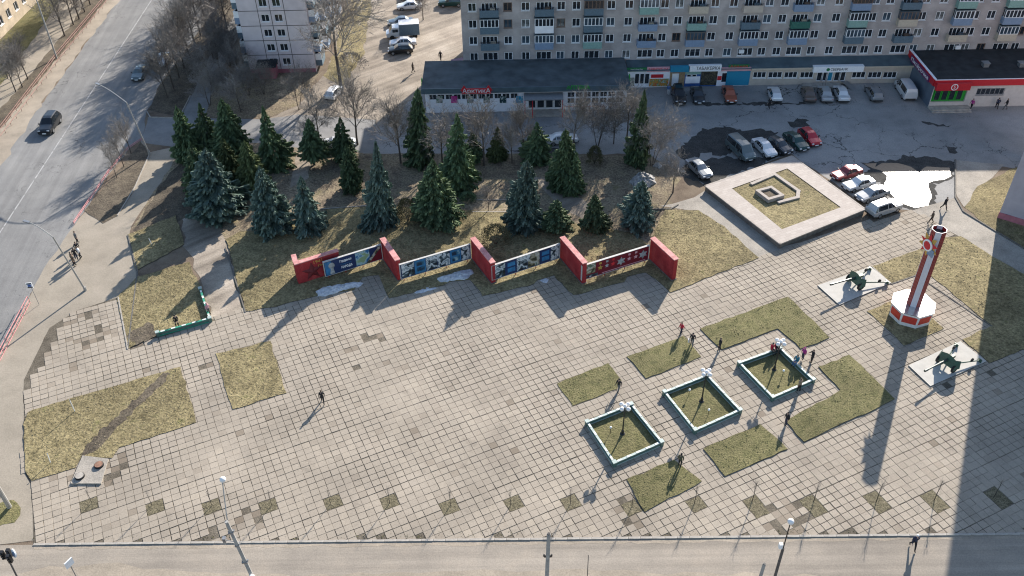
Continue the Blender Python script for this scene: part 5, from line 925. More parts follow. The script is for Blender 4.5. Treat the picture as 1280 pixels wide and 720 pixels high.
# ------------------------------------------------------------------ manhole slab, snow
mb = MB(); mb.prism([(p.x, p.y) for p in SLAB], 0, .2); o = mb.build('manhole_slab', 'concrete'); tag(o, 'broken concrete slab with two manholes beside the large left lawn', 'slab')
flat('rust', (.24, .13, .085), .8, var=.3, scale=4)
for x, y, lab in ((124, 582, 'rusty manhole cover standing proud of the slab, right one'), (100, 596, 'manhole cover on the concrete slab, left one')):
    p = G(x, y, .2); o = empty('manhole', p); mb = MB(); mb.lathe([(.42, 0), (.42, .16), (.36, .18)], 18); mb.build('ring', 'rubber', o); mb = MB(); mb.lathe([(.36, .17), (.36, .2), (.05, .21)], 18); mb.build('cover', 'rust' if x > 110 else 'kerb', o); tag(o, lab, 'manhole')
def snow(px, h_, mat, lab, seed):
    rs = random.Random(seed); pl = P(px); cen = sum(pl, Vector()) / len(pl); bm = bmesh.new(); rings = []
    for t, zz in ((1.0, .0), (.85, .45), (.6, .75), (.3, .95)):
        ring = []; jp = jag(pl, .35, .06, seed)
        for p in jp: q = Vector(p).lerp(cen, 1 - t); ring.append(bm.verts.new((q.x - cen.x + rs.gauss(0, .05), q.y - cen.y + rs.gauss(0, .05), h_ * zz * rs.uniform(.6, 1.3))))
        rings.append(ring)
    k = len(rings[0])
    for a_, b_ in zip(rings, rings[1:]):
        for i in range(k): bm.faces.new((a_[i], a_[(i + 1) % k], b_[(i + 1) % k], b_[i]))
    bm.faces.new(rings[-1]); bmesh.ops.recalc_face_normals(bm, faces=bm.faces); d = bpy.data.meshes.new('snow_heap'); bm.to_mesh(d); bm.free(); d.materials.append(MT[mat]); o = put('snow_heap', d, None, (cen.x, cen.y, .03)); tag(o, lab, 'snow', 'melting snow heaps'); return o
snow([(392, 366), (402, 360), (425, 357), (445, 353), (456, 353), (450, 359), (430, 364), (408, 371), (396, 371)], .35, 'snow', 'long grey heap of melting snow in front of the star wall', 1)
snow([(544, 350), (556, 346), (575, 339), (590, 337), (594, 342), (585, 350), (570, 352), (550, 355)], .4, 'snow', 'heap of melting snow in front of the second picture panel', 2)
snow([(675, 351), (683, 348), (687, 351), (684, 354), (677, 354)], .15, 'snow', 'small leftover of snow in front of the third picture panel', 3)
snow([(514, 366), (528, 361), (544, 357), (548, 360), (530, 366), (518, 368)], .12, 'snow', 'thin strip of snow beside the paving near the first cross wall', 4)
snow([(786, 228), (795, 219), (806, 216), (818, 222), (820, 230), (806, 236), (792, 234)], .9, 'dirty_snow', 'dirty snow pile among the spruces by the parking', 5)
snow([(815, 208), (822, 204), (828, 207), (824, 211)], .3, 'dirty_snow', 'small dirty snow pile beside the bare tree by the parking', 6)
# ------------------------------------------------------------------ trees
leafy('needles_green', (.038, .068, .038), (.165, .225, .105)); leafy('needles_blue', (.040, .070, .060), (.155, .215, .172)); leafy('needles_yellow', (.055, .078, .033), (.155, .182, .075))
leafy('twigs', (.13, .117, .104), (.29, .262, .235)); flat('bark', (.085, .068, .055), .95, var=.3, scale=5, bump=.5); leafy('birch_twigs', (.16, .14, .12), (.34, .30, .265)); leafy('shrub_leaf', (.05, .05, .022), (.13, .115, .05)); flat('bark_dark', (.04, .033, .028), .95, var=.3, scale=5, bump=.5)
def pxm(y): return cos(PITCH) * (y + 577) / H      # picture units per metre at a ground row
def spruce_mesh(seed, mat, slim=1.0, dens=1.0):
    """crown of unit height and unit base radius: whorls of drooping branches set with needle sprays"""
    rs = random.Random(seed); mb = MB(); nl = int(30 * dens); ex = rs.uniform(.62, .95); lob = rs.uniform(.08, .2); ph = rs.uniform(0, 6); ph2 = rs.uniform(0, 6); dr = rs.uniform(.6, 1.7); gap = rs.uniform(.03, .13)
    for li in range(nl):
        f = li / (nl - 1); z = .05 + .93 * f; rad = (1 - f) ** ex * (1.0 + rs.uniform(-.12, .12)) * (.78 + .22 * min(1, f * 5)) + .02
        nb = max(4, int((7 + 9 * (1 - f)) * dens))
        for bi in range(nb):
            a = 2 * pi * (bi + rs.random() * .8) / nb + li * 1.3; r = rad * rs.choice((rs.uniform(.62, .9), rs.uniform(.9, 1.22))); zz = z + rs.uniform(-.015, .015); tb = rs.random()
            if rs.random() < gap: continue
            r *= 1 + lob * sin(a + ph + f * 2) + lob * .7 * sin(2 * a + ph2 - f * 5)
            ca, sa = cos(a), sin(a); drop = -.10 * dr * (1 - f) * rs.uniform(.6, 1.3); ns = max(4, int(12 * r + 2))
            def pt(t): return Vector((ca * r * t, sa * r * t, zz + drop * (t ** 1.3) + .07 * r * max(0, t - .7) * 3 * .5))
            for k in range(ns):
                t = .28 + .72 * (k + rs.random() * .5) / ns; p = pt(t); sl = r * .36 * (1.15 - t) + .07
                for s in (-1, 1):
                    d = a + s * rs.uniform(.6, 1.0); e = p + Vector((cos(d) * sl, sin(d) * sl, -.018 - rs.random() * .02)); w_ = .020 + .014 * (1 - f); q = Vector((-sin(d) * w_, cos(d) * w_, .0)); m_ = p.lerp(e, .5); up = Vector((0, 0, .010 + .008 * rs.random()))
                    tt = min(1, max(0, tb * .5 + rs.random() * .35 + .25 * t * rs.random()))
                    mb.face([p, m_ + q - up, e, m_ - q + up], 0, tt)
                    if rs.random() < .45: mb.face([p + Vector((0, 0, .004)), m_ + Vector((0, 0, .022)), e, m_ - Vector((0, 0, .03))], 0, tt * .8)
            p, e = pt(.55), pt(1.06); w_ = .03; q = Vector((-sa * w_, ca * w_, 0)); mb.face([p, (p + e) / 2 + q, e, (p + e) / 2 - q], 0, min(1, tb * .6 + .4))
    for k in range(6): a = k * 1.05; mb.face([(0, 0, .93), (cos(a) * .05, sin(a) * .05, .95), (0, 0, 1.03)], 0, .7)
    return mb.data('crown', mat, tint=True)
SPM = {0: [spruce_mesh(s, 'needles_green', dens=d) for s, d in ((1, 1), (2, .85), (3, 1.1), (11, .9), (12, 1.05), (13, .95))], 1: [spruce_mesh(s, 'needles_blue', dens=d) for s, d in ((4, 1.05), (5, .9), (14, 1.0), (15, 1.1))], 2: [spruce_mesh(6, 'needles_green', dens=1.1)], 3: [spruce_mesh(7, 'needles_yellow')]}
mb = MB(); mb.tube((0, 0, 0), (0, 0, .95), .025, .004, 7); TRK = mb.data('trunk', 'bark_dark')
SPR = [(240, 208, 240, 130, 38, 0, 'dark spruce at the left edge of the spruce clump, farthest back'), (262, 200, 257, 127, 38, 0, 'spruce between two others at the back of the left clump'), (293, 205, 279, 124, 46, 0, 'tallest back spruce of the left clump'), (256, 256, 247, 178, 54, 0, 'green spruce at the left front of the left clump'), (274, 280, 262, 184, 70, 1, 'largest bluish spruce at the front of the left clump, over the lawn'), (292, 236, 287, 171, 42, 3, 'lighter yellowish spruce in the middle of the left clump'), (317, 245, 312, 174, 44, 3, 'olive spruce at the right side of the left clump'),
 (343, 219, 324, 135, 48, 0, 'tall spruce just right of the left clump'), (393, 214, 381, 149, 36, 0, 'lone small spruce with a bare stem on the strip beside the side road'), (432, 207, 426, 147, 34, 0, 'spruce in front of the white parked car'), (441, 246, 441, 180, 34, 0, 'spruce in front of the one by the white car'), (478, 290, 471, 176, 48, 1, 'tall blue spruce behind the star wall'), (342, 298, 335, 207, 52, 1, 'round blue spruce behind the left end of the memorial'), (387, 296, 381, 218, 48, 1, 'blue spruce just left of the tall one behind the star wall'),
 (527, 211, 528, 112, 38, 0, 'tall dark spruce at the left corner of the pavilion'), (573, 248, 566, 140, 56, 0, 'broad tall spruce in front of the pink poster'), (545, 291, 541, 200, 62, 0, 'dense spruce behind the first cross wall'), (591, 208, 587, 164, 24, 0, 'slim spruce peeping out behind the broad tall one'), (622, 205, 624, 158, 26, 3, 'thin yellowish conifer in front of the pavilion'), (671, 212, 674, 153, 46, 0, 'shaded spruce in front of the pavilion porch'), (705, 246, 700, 160, 48, 0, 'bushy spruce beside the white car at the pavilion'), (716, 248, 716, 190, 28, 0, 'smaller spruce touching the bushy one on its right'), (658, 294, 663, 198, 48, 1, 'shapely blue spruce standing alone behind the third panel'), (695, 294, 702, 250, 40, 0, 'short spruce right of the shapely blue one'), (741, 294, 744, 243, 34, 0, 'short dark spruce behind the maroon panel'), (797, 212, 801, 110, 36, 2, 'tall narrow spruce between pavilion and parking'), (798, 291, 797, 226, 44, 1, 'blue spruce by the dirty snow pile, rightmost of the spruces')]
for i, (bx, by, tx, ty, wd, kd, lab) in enumerate(SPR):
    r = wd / 2 / pxm(by); by2 = by - .45 * wd / 2; B, T_, h_ = stand((bx, by2), (tx, ty)); o = empty('spruce_tree', B, i * 1.7); o.rotation_euler = (R(((i * 13) % 7 - 3) * .7), R(((i * 5) % 7 - 3) * .7), i * 1.7); tag(o, lab, 'spruce', 'spruces in the park')
    v = SPM[kd][i % len(SPM[kd])]; c = put('crown', v, o); lift = 1.4 if i == 8 else .25; c.location = (0, 0, lift); c.scale = (r * (1.0 + .14 * ((i * 7) % 5) / 4), r * (1.0 + .14 * ((i * 3) % 5) / 4), h_ - lift); t = put('trunk', TRK, o); t.scale = (h_ * .9, h_ * .9, h_)
def bare_mesh(seed, spread=.5, up=.6, n0=5, fine=1.0, mat='twigs', stems=1):
    """branches of a leafless tree of unit height, and its trunk"""
    rs = random.Random(seed); mb = MB(); tk = MB()
    def grow(p, d, l, r, dep):
        k = 3 if dep < 3 else 2; q = p
        for s in range(k):
            d = (d + Vector((rs.gauss(0, .13), rs.gauss(0, .13), rs.gauss(0, .06) + .05 * up))).normalized(); e = q + d * l / k; r2 = r * (1 - .25 / k)
            (tk if dep == 0 else mb).tube(q, e, r, r2, 6 if dep == 0 else 3, caps=False, t=rs.random()); q = e; r = r2
            if dep < 4 and s > -1 and dep > 0:
                for _ in range(2 if rs.random() < .8 * fine else 1): side(q, d, l * rs.uniform(.4, .62), r * .55, dep + 1)
        if dep < 4:
            for _ in range(3 if dep == 0 else 2): side(q, d, l * rs.uniform(.5, .8), r * .75, dep + 1, .6)
    def side(p, d, l, r, dep, ang=1.0):
        a = rs.uniform(0, 2 * pi); x = d.orthogonal().normalized(); y = d.cross(x); s = rs.uniform(.5, 1.0) * spread * ang * 1.5
        nd_ = (d + (x * cos(a) + y * sin(a)) * s + Vector((0, 0, .25 * up))).normalized(); grow(p, nd_, l, max(r, .0012), dep)
    for s in range(stems):
        a = s * 2.4; st = Vector((cos(a) * .02, sin(a) * .02, 0)) * (stems > 1); d = Vector((cos(a) * .22 * (stems > 1), sin(a) * .22 * (stems > 1), 1)).normalized()
        L0 = rs.uniform(.28, .36); q = st; r = .016 if stems == 1 else .009
        for k in range(4):
            e = q + d * .14; tk.tube(q, e, r, r * .88, 6, caps=False); q = e; r *= .88; d = (d + Vector((rs.gauss(0, .04), rs.gauss(0, .04), 0))).normalized()
            if k >= 1:
                for _ in range(n0 // 2): side(q, d, .30 * rs.uniform(.7, 1.1) * (1.15 - k * .12), r * .55, 1)
        grow(q, d, .3, r, 1); side(q, d, .3, r * .8, 1, .6); side(q, d, .28, r * .8, 1, .6)
    return mb.data('branches', mat, tint=True), tk.data('trunk', 'bark')
BM = [bare_mesh(1, .85, .3, 6), bare_mesh(2, .95, .25, 6), bare_mesh(3, .7, .5, 6), bare_mesh(4, 1.1, .15, 6), bare_mesh(5, .8, .35, 6, 1, 'birch_twigs'), bare_mesh(6, .9, .3, 5, .8, 'twigs', 3)]
def bare(px, py, h_, var, lab, group, wide=1.0):
    o = empty('bare_tree', G(px, py), (px * 3.7) % 6.28); tag(o, lab, 'tree', group); br, tk = BM[var]
    for nm, d in (('branches', br), ('trunk', tk)): c = put(nm, d, o); c.scale = (h_ * wide, h_ * wide, h_)
    return o
ORD = ['first', 'second', 'third', 'fourth', 'fifth', 'sixth', 'seventh', 'eighth', 'ninth', 'tenth', 'eleventh', 'twelfth', 'thirteenth', 'fourteenth', 'fifteenth', 'sixteenth']
for i, (x, y, h_) in enumerate([(209, 122, 7), (217, 111, 8.5), (224, 97, 8.5), (230, 85, 9.5), (237, 72, 9.5), (244, 58, 10), (251, 45, 10), (258, 32, 10), (266, 18, 10), (274, 5, 10)]): bare(x, y, h_, (2, 0, 4, 2, 1)[i % 5], f'{ORD[i]} bare tree, counted from the near end of the row along the avenue', 'bare trees in a row along the avenue')
for i, (x, y, h_) in enumerate([(262, 132, 5.5), (264, 106, 6.5), (277, 96, 7), (268, 80, 7.5), (287, 82, 7), (281, 62, 8), (301, 102, 6), (291, 121, 5), (311, 119, 5), (272, 48, 8), (284, 36, 8), (301, 140, 5), (330, 118, 4)]): bare(x, y, h_, (5, 3, 1, 3)[i % 4], f'{ORD[i]} bare tree, counted from the side road, in the thicket before the panel block', 'bare thicket before the panel block', 1.15)
for i, (x, y, h_) in enumerate([(20, 115, 6.5), (35, 99, 6.5), (28, 109, 6), (10, 98, 6), (81, 45, 8.5), (92, 31, 8), (99, 24, 8.5), (106, 15, 8), (113, 6, 8), (121, -5, 8)]): bare(x, y, h_, (1, 0, 2, 3)[i % 4], f'{ORD[i]} bare tree, counted from the left, beyond the red guard rail', 'bare trees beyond the guard rail')
for i, (x, y, h_) in enumerate([(146, 222, 4.6), (155, 209, 5), (164, 192, 5.6)]): bare(x, y, h_, (0, 3, 1)[i], ('nearest', 'middle', 'farthest')[i] + ' of the three small pollarded trees on the tree island', 'small trees on the island', .8)
for x, y, h_, v, lab in [(426, 107, 17, 4, 'very tall bare tree standing beside the white car near the panel block'), (374, 137, 6, 5, 'bare multi-stem tree on the dry bank below the panel block'), (402, 188, 8, 0, 'slender bare tree right of the lone small spruce'), (447, 181, 9.5, 4, 'tall pale birch beside the white car at the side road'), (501, 204, 9, 2, 'bare tree in the shade left of the pavilion spruce'), (605, 207, 8.5, 4, 'bushy pale birch in front of the pavilion windows'), (553, 204, 7.5, 1, 'dark bare tree between the two tall pavilion spruces'), (640, 203, 5.5, 2, 'low bare tree before the pavilion porch'), (717, 184, 7.5, 2, 'bare tree in front of the green pavilion letters'), (747, 182, 7, 5, 'many-stemmed bare tree in front of the white grid windows'), (767, 180, 6, 0, 'low spreading bare tree near the right end of the pavilion'), (783, 180, 8, 0, 'bare tree left of the tall narrow spruce'), (815, 207, 7.5, 5, 'bushy bare tree right of the tall narrow spruce'), (841, 241, 6, 3, 'lone spreading bare tree beside the dark parked sedan'), (529, 25, 6, 3, 'small bare tree among the cars in the dirt yard'), (611, 263, 3.2, 2, 'thin young bare tree by the stone edge in the park'), (690, 60, 9, 2, ''), (655, 196, 7, 2, 'thin bare tree left of the shaded pavilion spruce')]:
    if lab: bare(x, y, h_, v, lab, 'bare trees about the park')
def bush(px, py, wpx, hm, mat, lab, seed):
    rs = random.Random(seed); r = wpx / 2 / pxm(py); B = G(px, py); o = empty('bush', B); tag(o, lab, 'bush'); mb = MB(); st = MB()
    for k in range(1500):
        a, u = rs.uniform(0, 6.28), rs.random(); z = hm * (u ** .7); rr = r * (1 - (z / hm) ** 2.2) ** .5 * rs.uniform(.45, 1.05) + .05; p = Vector((cos(a) * rr, sin(a) * rr, z)); d = Vector((cos(a) + rs.gauss(0, .4), sin(a) + rs.gauss(0, .4), rs.uniform(.2, 1.0))).normalized(); l = rs.uniform(.12, .3); s_ = d.orthogonal().normalized() * .04; mb.face([p - s_, p + s_, p + d * l], 0, rs.random())
    for k in range(14): a = k * 2.4; st.tube((0, 0, 0), (cos(a) * r * .6, sin(a) * r * .6, hm * .8), .02, .008, 4)
    mb.build('foliage', mat, o, tint=True); st.build('stems', 'bark', o)
bush(510, 277, 28, 3.2, 'shrub_leaf', 'olive bush between two spruces behind the star wall', 1); bush(620, 306, 42, 2.6, 'shrub_leaf', 'round olive bush behind the second cross wall', 2); bush(743, 205, 20, 2.6, 'shrub_leaf', 'small green shrub in front of the white grid windows', 3); bush(322, 84, 30, 2.2, 'twigs', 'bare brown shrub against the panel block', 4); bush(440, 85, 40, 2.4, 'twigs', 'brown shrub beside the very tall bare tree', 5); bush(585, 250, 20, 1.0, 'needles_green', 'low dark juniper beside the stone edge in the park', 6)
# saplings in the pits
SM = []
for s in range(4):
    rs = random.Random(40 + s); mb = MB(); st = MB(); st.path([(0, 0, 0), (.02, .01, .8), (.0, .03, 1.5), (.02, 0, 2.2)], [.03, .026, .02, .012], 6)
    for k in range(11): z = 1.1 + k * .1; a = k * 2.4; l = rs.uniform(.35, .7); mb.tube((0, 0, z), (cos(a) * l * .35, sin(a) * l * .35, z + l), .012, .005, 4); mb.tube((cos(a) * l * .2, sin(a) * l * .2, z + l * .6), (cos(a + 1) * l * .4, sin(a + 1) * l * .4, z + l * 1.1), .008, .004, 3)
    SM.append((st.data('stem', 'bark_dark'), mb.data('twigs', 'twigs', tint=True)))
for i, (x, y) in enumerate(PITS):
    o = empty('sapling', G(x, y, .05), i * 1.1); tag(o, f'{ORD[i]} leafless sapling from the left in the row of square pits', 'sapling', 'saplings along the street'); k = (.8, .8, .9, .85, .85, .9, .9, .95, .9, .95, 1.05, 1.15, 1.1, 1.15, 1.15, 1.05)[i]
    for nm, d in zip(('stem', 'twigs'), SM[i % 4]): c = put(nm, d, o); c.scale = (k, k, k)
# ------------------------------------------------------------------ cars
flat('tyre', (.012, .012, .012), .85); flat('rim', (.40, .41, .42), .35, metal=.8); flat('car_glass', (.015, .02, .025), .04, var=.2, spec=.9); flat('lamp_clear', (.6, .62, .64), .12, spec=.9); flat('lamp_red', (.32, .012, .012), .2); flat('trim', (.02, .02, .022), .6)
def paint(c, name): return flat('paint_' + name, c, .28, metal=.25, var=.05, scale=1.2, coat=.6)
COL = {k: paint(c, k) for k, c in dict(white=(.66, .67, .68), silver=(.36, .37, .38), black=(.012, .013, .015), dark=(.03, .036, .045), red=(.42, .018, .03), lada=(.22, .03, .035), orange=(.34, .09, .045), brown=(.13, .10, .085), blue=(.06, .09, .13), grey=(.11, .145, .155), steel=(.22, .235, .25), greend=(.012, .05, .045)).items()}
KIND = {   # station: x, belt, top, half width, roof half width (fractions of length, metres)
 'sedan': (4.4, [(-1, .72, .74, .74, .62), (-.95, .9, .93, .84, .70), (-.64, .93, .98, .86, .70), (-.40, .93, 1.38, .86, .58), (-.05, .93, 1.44, .87, .60), (.17, .92, 1.38, .87, .58), (.46, .90, .95, .86, .72), (.90, .76, .80, .82, .66), (1, .6, .62, .72, .56)], 2, 5),
 'box': (4.1, [(-1, .74, .80, .78, .70), (-.97, .88, .92, .80, .72), (-.60, .9, .94, .81, .70), (-.46, .9, 1.36, .81, .60), (-.05, .9, 1.42, .81, .62), (.10, .9, 1.38, .81, .60), (.32, .88, .92, .81, .72), (.96, .82, .86, .80, .70), (1, .7, .74, .78, .68)], 2, 5),
 'hatch': (4.0, [(-1, .75, .78, .76, .64), (-.96, .93, .98, .83, .68), (-.90, .95, 1.04, .84, .66), (-.70, .95, 1.42, .85, .58), (-.1, .94, 1.48, .86, .60), (.16, .92, 1.42, .86, .58), (.50, .90, .96, .85, .70), (.90, .78, .82, .82, .64), (1, .6, .64, .72, .56)], 2, 5),
 'suv': (4.5, [(-1, .85, .9, .80, .70), (-.97, 1.0, 1.06, .88, .72), (-.93, 1.05, 1.14, .90, .70), (-.80, 1.05, 1.66, .90, .64), (-.1, 1.04, 1.72, .91, .66), (.14, 1.02, 1.66, .91, .64), (.44, 1.0, 1.08, .90, .76), (.93, .92, .97, .88, .72), (1, .72, .76, .80, .64)], 2, 5),
 'wagon': (4.5, [(-1, .72, .76, .76, .66), (-.97, .9, .95, .82, .70), (-.94, .93, 1.0, .83, .66), (-.82, .93, 1.40, .84, .60), (-.1, .92, 1.46, .85, .61), (.14, .91, 1.40, .85, .59), (.44, .89, .95, .84, .70), (.92, .76, .80, .82, .66), (1, .6, .64, .74, .58)], 2, 5),
 'van': (5.0, [(-1, 1.0, 1.2, .88, .82), (-.985, 1.1, 1.5, .94, .82), (-.97, 1.12, 1.6, .95, .80), (-.92, 1.12, 1.92, .95, .74), (0, 1.12, 1.98, .96, .76), (.42, 1.1, 1.92, .96, .74), (.74, 1.06, 1.14, .94, .80), (.95, .92, .96, .90, .74), (1, .7, .74, .84, .68)], 2, 5)}
CM = {}
def car_parts(kind):
    if kind in CM: return CM[kind]
    Ln, st, ir, iw = KIND[kind]; rings = []; zl = .22
    for x, be, tp, w_, wr in st:
        x *= Ln / 2; zb = zl + (.12 if abs(x) > Ln * .46 else 0); half = [(.86 * w_, zb), (w_, zb + .14), (w_ * 1.0, be - .14), (.965 * w_, be), (wr, max(be + .02, tp - .07)), (wr * .82, tp), (0, tp + .02)]
        rings.append([(x, -y, z) for y, z in half] + [(x, y, z) for y, z in half[-2::-1]])
    k = len(rings[0]); body = MB(); gl = {'windscreen': MB(), 'rear_window': MB(), 'side_window': MB(), 'side_window2': MB()}
    for i in range(len(rings) - 1):
        a, b_ = rings[i], rings[i + 1]
        for j in range(k): body.face([b_[j], b_[(j + 1) % k], a[(j + 1) % k], a[j]])
        def glass(mb, q, ins=.1):
            q = [Vector(v) for v in q]; c = sum(q, Vector()) / len(q); n_ = (q[-1] - q[0]).cross(q[1] - q[0]).normalized(); mb.face([v.lerp(c, ins) + n_ * .014 for v in q[::-1]])
        if ir <= i <= iw - 0 and i < iw + 1 or i == ir:
            for j, nm in ((3, 'side_window'), (k - 5, 'side_window2')):
                q = [a[j], a[j + 1], b_[j + 1], b_[j]]
                if i == ir - 0 or i == iw: q = [v for v in q]
                glass(gl[nm], q, .12)
        if i in (ir, iw):
            q = [a[4], a[k - 5], b_[k - 5], b_[4]]; glass(gl['rear_window' if i == ir else 'windscreen'], q, .09)
    body.face(rings[0]); body.face(rings[-1][::-1])
    fl = MB(); wx = (-Ln * .30, Ln * .31); W = st[4][3]
    ty = MB(); ty.lathe([(.2, -.1), (.32, -.1), (.33, 0), (.32, .1), (.2, .1)], 14); ty.v = [(x, z, y) for x, y, z in ty.v]; rm = MB(); rm.lathe([(.21, -.105), (.21, .105), (.04, .11)], 12); rm.v = [(x, z, y) for x, y, z in rm.v]
    def bx_(x, y, z, dx, dy, dz): m_ = MB(); m_.box((x, y, z), (dx, dy, dz)); return m_
    e = Ln / 2; hl = st[-2][1] - .12; tl = st[1][1] - .18
    smooth = []
    parts = {'body': (body, None), 'windscreen': (gl['windscreen'], 'car_glass'), 'rear_window': (gl['rear_window'], 'car_glass'), 'side_window': (gl['side_window'], 'car_glass'), 'side_window.': (gl['side_window2'], 'car_glass')}
    for s in (-1, 1):
        parts['headlight' + '.' * (s > 0)] = (bx_(e * .955, s * .58, hl, .2, .3, .14), 'lamp_clear'); parts['taillight' + '.' * (s > 0)] = (bx_(-e * .955, s * .64, tl, .14, .2, .22), 'lamp_red'); parts['mirror' + '.' * (s > 0)] = (bx_(Ln * .17, s * (W + .08), st[5][1] + .05, .12, .18, .13), 'trim')
    parts['front_bumper'] = (bx_(e * .975, 0, .38, .16, 1.5, .2), 'trim'); parts['rear_bumper'] = (bx_(-e * .975, 0, .40, .16, 1.5, .2), 'trim'); parts['number_plate'] = (bx_(e * 1.02, 0, .44, .03, .5, .12), 'frame_white')
    parts['floor'] = (bx_(0, 0, .24, Ln * .9, W * 1.7, .06), 'trim')
    CM[kind] = ({n_: (m_ if n_ == 'body' else m_.data(n_.rstrip('.'), mt)) for n_, (m_, mt) in parts.items()}, ty.data('tyre', 'tyre', True), rm.data('rim', 'rim'), wx, W, {}); return CM[kind]
def car(kind, colour, px, az, lab, group='cars parked on the asphalt', sc=1.0, name='car'):
    parts, ty, rm, wx, W, bodies = car_parts(kind); r = empty(name, G(*px, .012), az); r.scale = (sc, sc, sc); tag(r, lab, 'van' if kind == 'van' else 'car', group)
    if colour not in bodies: bodies[colour] = parts['body'].data('body', COL[colour])
    for n_, d in parts.items(): put(n_.rstrip('.'), bodies[colour] if n_ == 'body' else d, r)
    for x in wx:
        for s in (-1, 1): w_ = empty('wheel', (x, s * (W - .1), .33)); w_.parent = r; put('tyre', ty, w_); put('rim', rm, w_)
    return r
def az_px(p, q): a, b_ = G(*p), G(*q); return atan2((b_ - a).y, (b_ - a).x)
av = az_px((150, 30), (20, 220)); up = R(-90)
car('suv', 'black', (64, 160), av, 'black off-road car driving towards the camera on the avenue', 'cars on the avenue', 1.08); car('sedan', 'grey', (176, 95), av, 'grey car on the avenue beside the row of bare trees', 'cars on the avenue'); car('sedan', 'white', (204, 79), av, 'white car half hidden behind the row of bare trees', 'cars on the avenue')
car('hatch', 'white', (418, 120), R(75), 'white hatchback beside the very tall bare tree', 'cars in the dirt yard')
for k, c, p, a, lab in (('sedan', 'white', (512, 11), 186, 'white sedan at the top edge of the dirt yard'), ('sedan', 'blue', (501, 31), 188, 'blue-grey sedan behind the box truck in the dirt yard'), ('sedan', 'white', (504, 57), 186, 'white sedan beside the box truck, nearer the camera'), ('hatch', 'black', (501, 66), 186, 'black hatchback, nearest car of the dirt yard row'), ('suv', 'greend', (564, 7), 180, 'dark green off-road car at the end of the apartment block'), ('sedan', 'white', (516, -2), 186, 'white car cut off by the top edge of the yard')): car(k, c, p, R(a), lab, 'cars in the dirt yard')
car('sedan', 'white', (425, 183), R(5), 'white car half hidden by spruces on the side road', 'cars among the trees'); car('sedan', 'white', (702, 178), R(8), 'white car half hidden by the bushy spruce at the pavilion', 'cars among the trees')
for k, c, x, y, a, lab in (('suv', 'black', 848, 124, -92, 'black off-road car in front of the brown-tiled shop door, next to a person'), ('sedan', 'dark', 871.5, 123, -92, 'very dark blue car parked right of the black off-road car'), ('sedan', 'orange', 911, 122, -92, 'rust-orange sedan in front of the cyan shutter'), ('hatch', 'white', 967.5, 122, 86, 'white hatchback parked alone before the beige shop windows'), ('sedan', 'brown', 1009.5, 121.5, 84, 'brown sedan left of the silver one before the bank'), ('sedan', 'silver', 1030.5, 121.5, 84, 'silver sedan between the brown and the white sedan'), ('sedan', 'white', 1050.5, 121, 86, 'white sedan parked before the bank entrance'), ('wagon', 'steel', 1091, 120, 88, 'grey estate car alone right of the bank ramp'), ('van', 'white', 1130.5, 117, 88, 'white delivery van beside the supermarket side wall')): car(k, c, (x, y), R(a), lab)
b2 = az_px((925, 185), (945, 203))
for k, c, x, y, da, lab in (('sedan', 'steel', 873, 215, .05, 'dark silver sedan standing alone beside the lone bare tree'), ('van', 'grey', 925, 192, 0, 'dark grey minibus parked at the platform corner'), ('sedan', 'white', 954.5, 189, -.05, 'white sedan between the minibus and the dark hatchback'), ('hatch', 'dark', 972.5, 186.5, .15, 'dark hatchback with a white roof reflection between white and dark green cars'), ('sedan', 'greend', 994, 181, -.05, 'dark green sedan left of the red hatchback'), ('hatch', 'red', 1011, 176, -.1, 'bright red hatchback at the end of the slanted row')): car(k, c, (x, y), b2 + da, lab)
for k, c, x, y, a, lab in (('box', 'lada', 1057, 221, TH + pi, 'dark red boxy saloon at the platform, farthest of the sunlit row'), ('box', 'white', 1072, 234.5, TH + pi - .05, 'white boxy saloon next to the dark red one'), ('sedan', 'silver', 1089, 247, TH + pi, 'silver saloon between the white one and the estate car'), ('suv', 'silver', 1103.5, 265, TH, 'silver off-road estate nearest the slabs')): car(k, c, (x, y), a, lab)
# box truck
T = empty('box_truck', G(504, 46, .01), R(187)); tag(T, 'white box truck with a grey box in the dirt yard', 'truck', 'cars in the dirt yard')
mb = MB(); mb.mesh([(.6, -.95, .45), (2.7, -.9, .45), (2.75, -.9, 1.0), (2.3, -.88, 1.15), (1.7, -.85, 2.0), (.6, -.9, 2.05), (.6, .95, .45), (2.7, .9, .45), (2.75, .9, 1.0), (2.3, .88, 1.15), (1.7, .85, 2.0), (.6, .9, 2.05)], [(0, 1, 2, 3, 4, 5), (11, 10, 9, 8, 7, 6), (0, 6, 7, 1), (1, 7, 8, 2), (2, 8, 9, 3), (3, 9, 10, 4), (4, 10, 11, 5), (5, 11, 6, 0)]); mb.build('cab', COL['white'], T)
mb = MB(); mb.mesh([(2.25, -.75, 1.22), (2.25, .75, 1.22), (1.76, .72, 1.95), (1.76, -.72, 1.95)], [(0, 1, 2, 3)]); mb.build('windscreen', 'car_glass', T)
for s in (-1, 1): mb = MB(); mb.box((1.35, s * .905, 1.5), (.7, .02, .5)); mb.build('side_window', 'car_glass', T); mb = MB(); mb.box((.9, s * .905, 1.5), (.3, .02, .5)); mb.build('side_window', 'car_glass', T)
mb = MB(); mb.box((-1.1, 0, 1.55), (3.3, 2.05, 1.9)); bxo = mb.build('cargo_box', 'slate_paint', T); mb = MB(); mb.box((-1.1, 0, 2.53), (3.34, 2.09, .06)); mb.build('box_roof', 'frame_white', bxo)
for x in (-2.0, 1.8):
    for s in (-1, 1): w_ = empty('wheel', (x, s * .85, .38)); w_.parent = T; q = put('tyre', CM['van'][1], w_); q.scale = (1.15, 1.2, 1.15); put('rim', CM['van'][2], w_)
mb = MB(); mb.box((-.4, 0, .5), (4.4, .9, .12)); mb.build('chassis', 'trim', T)
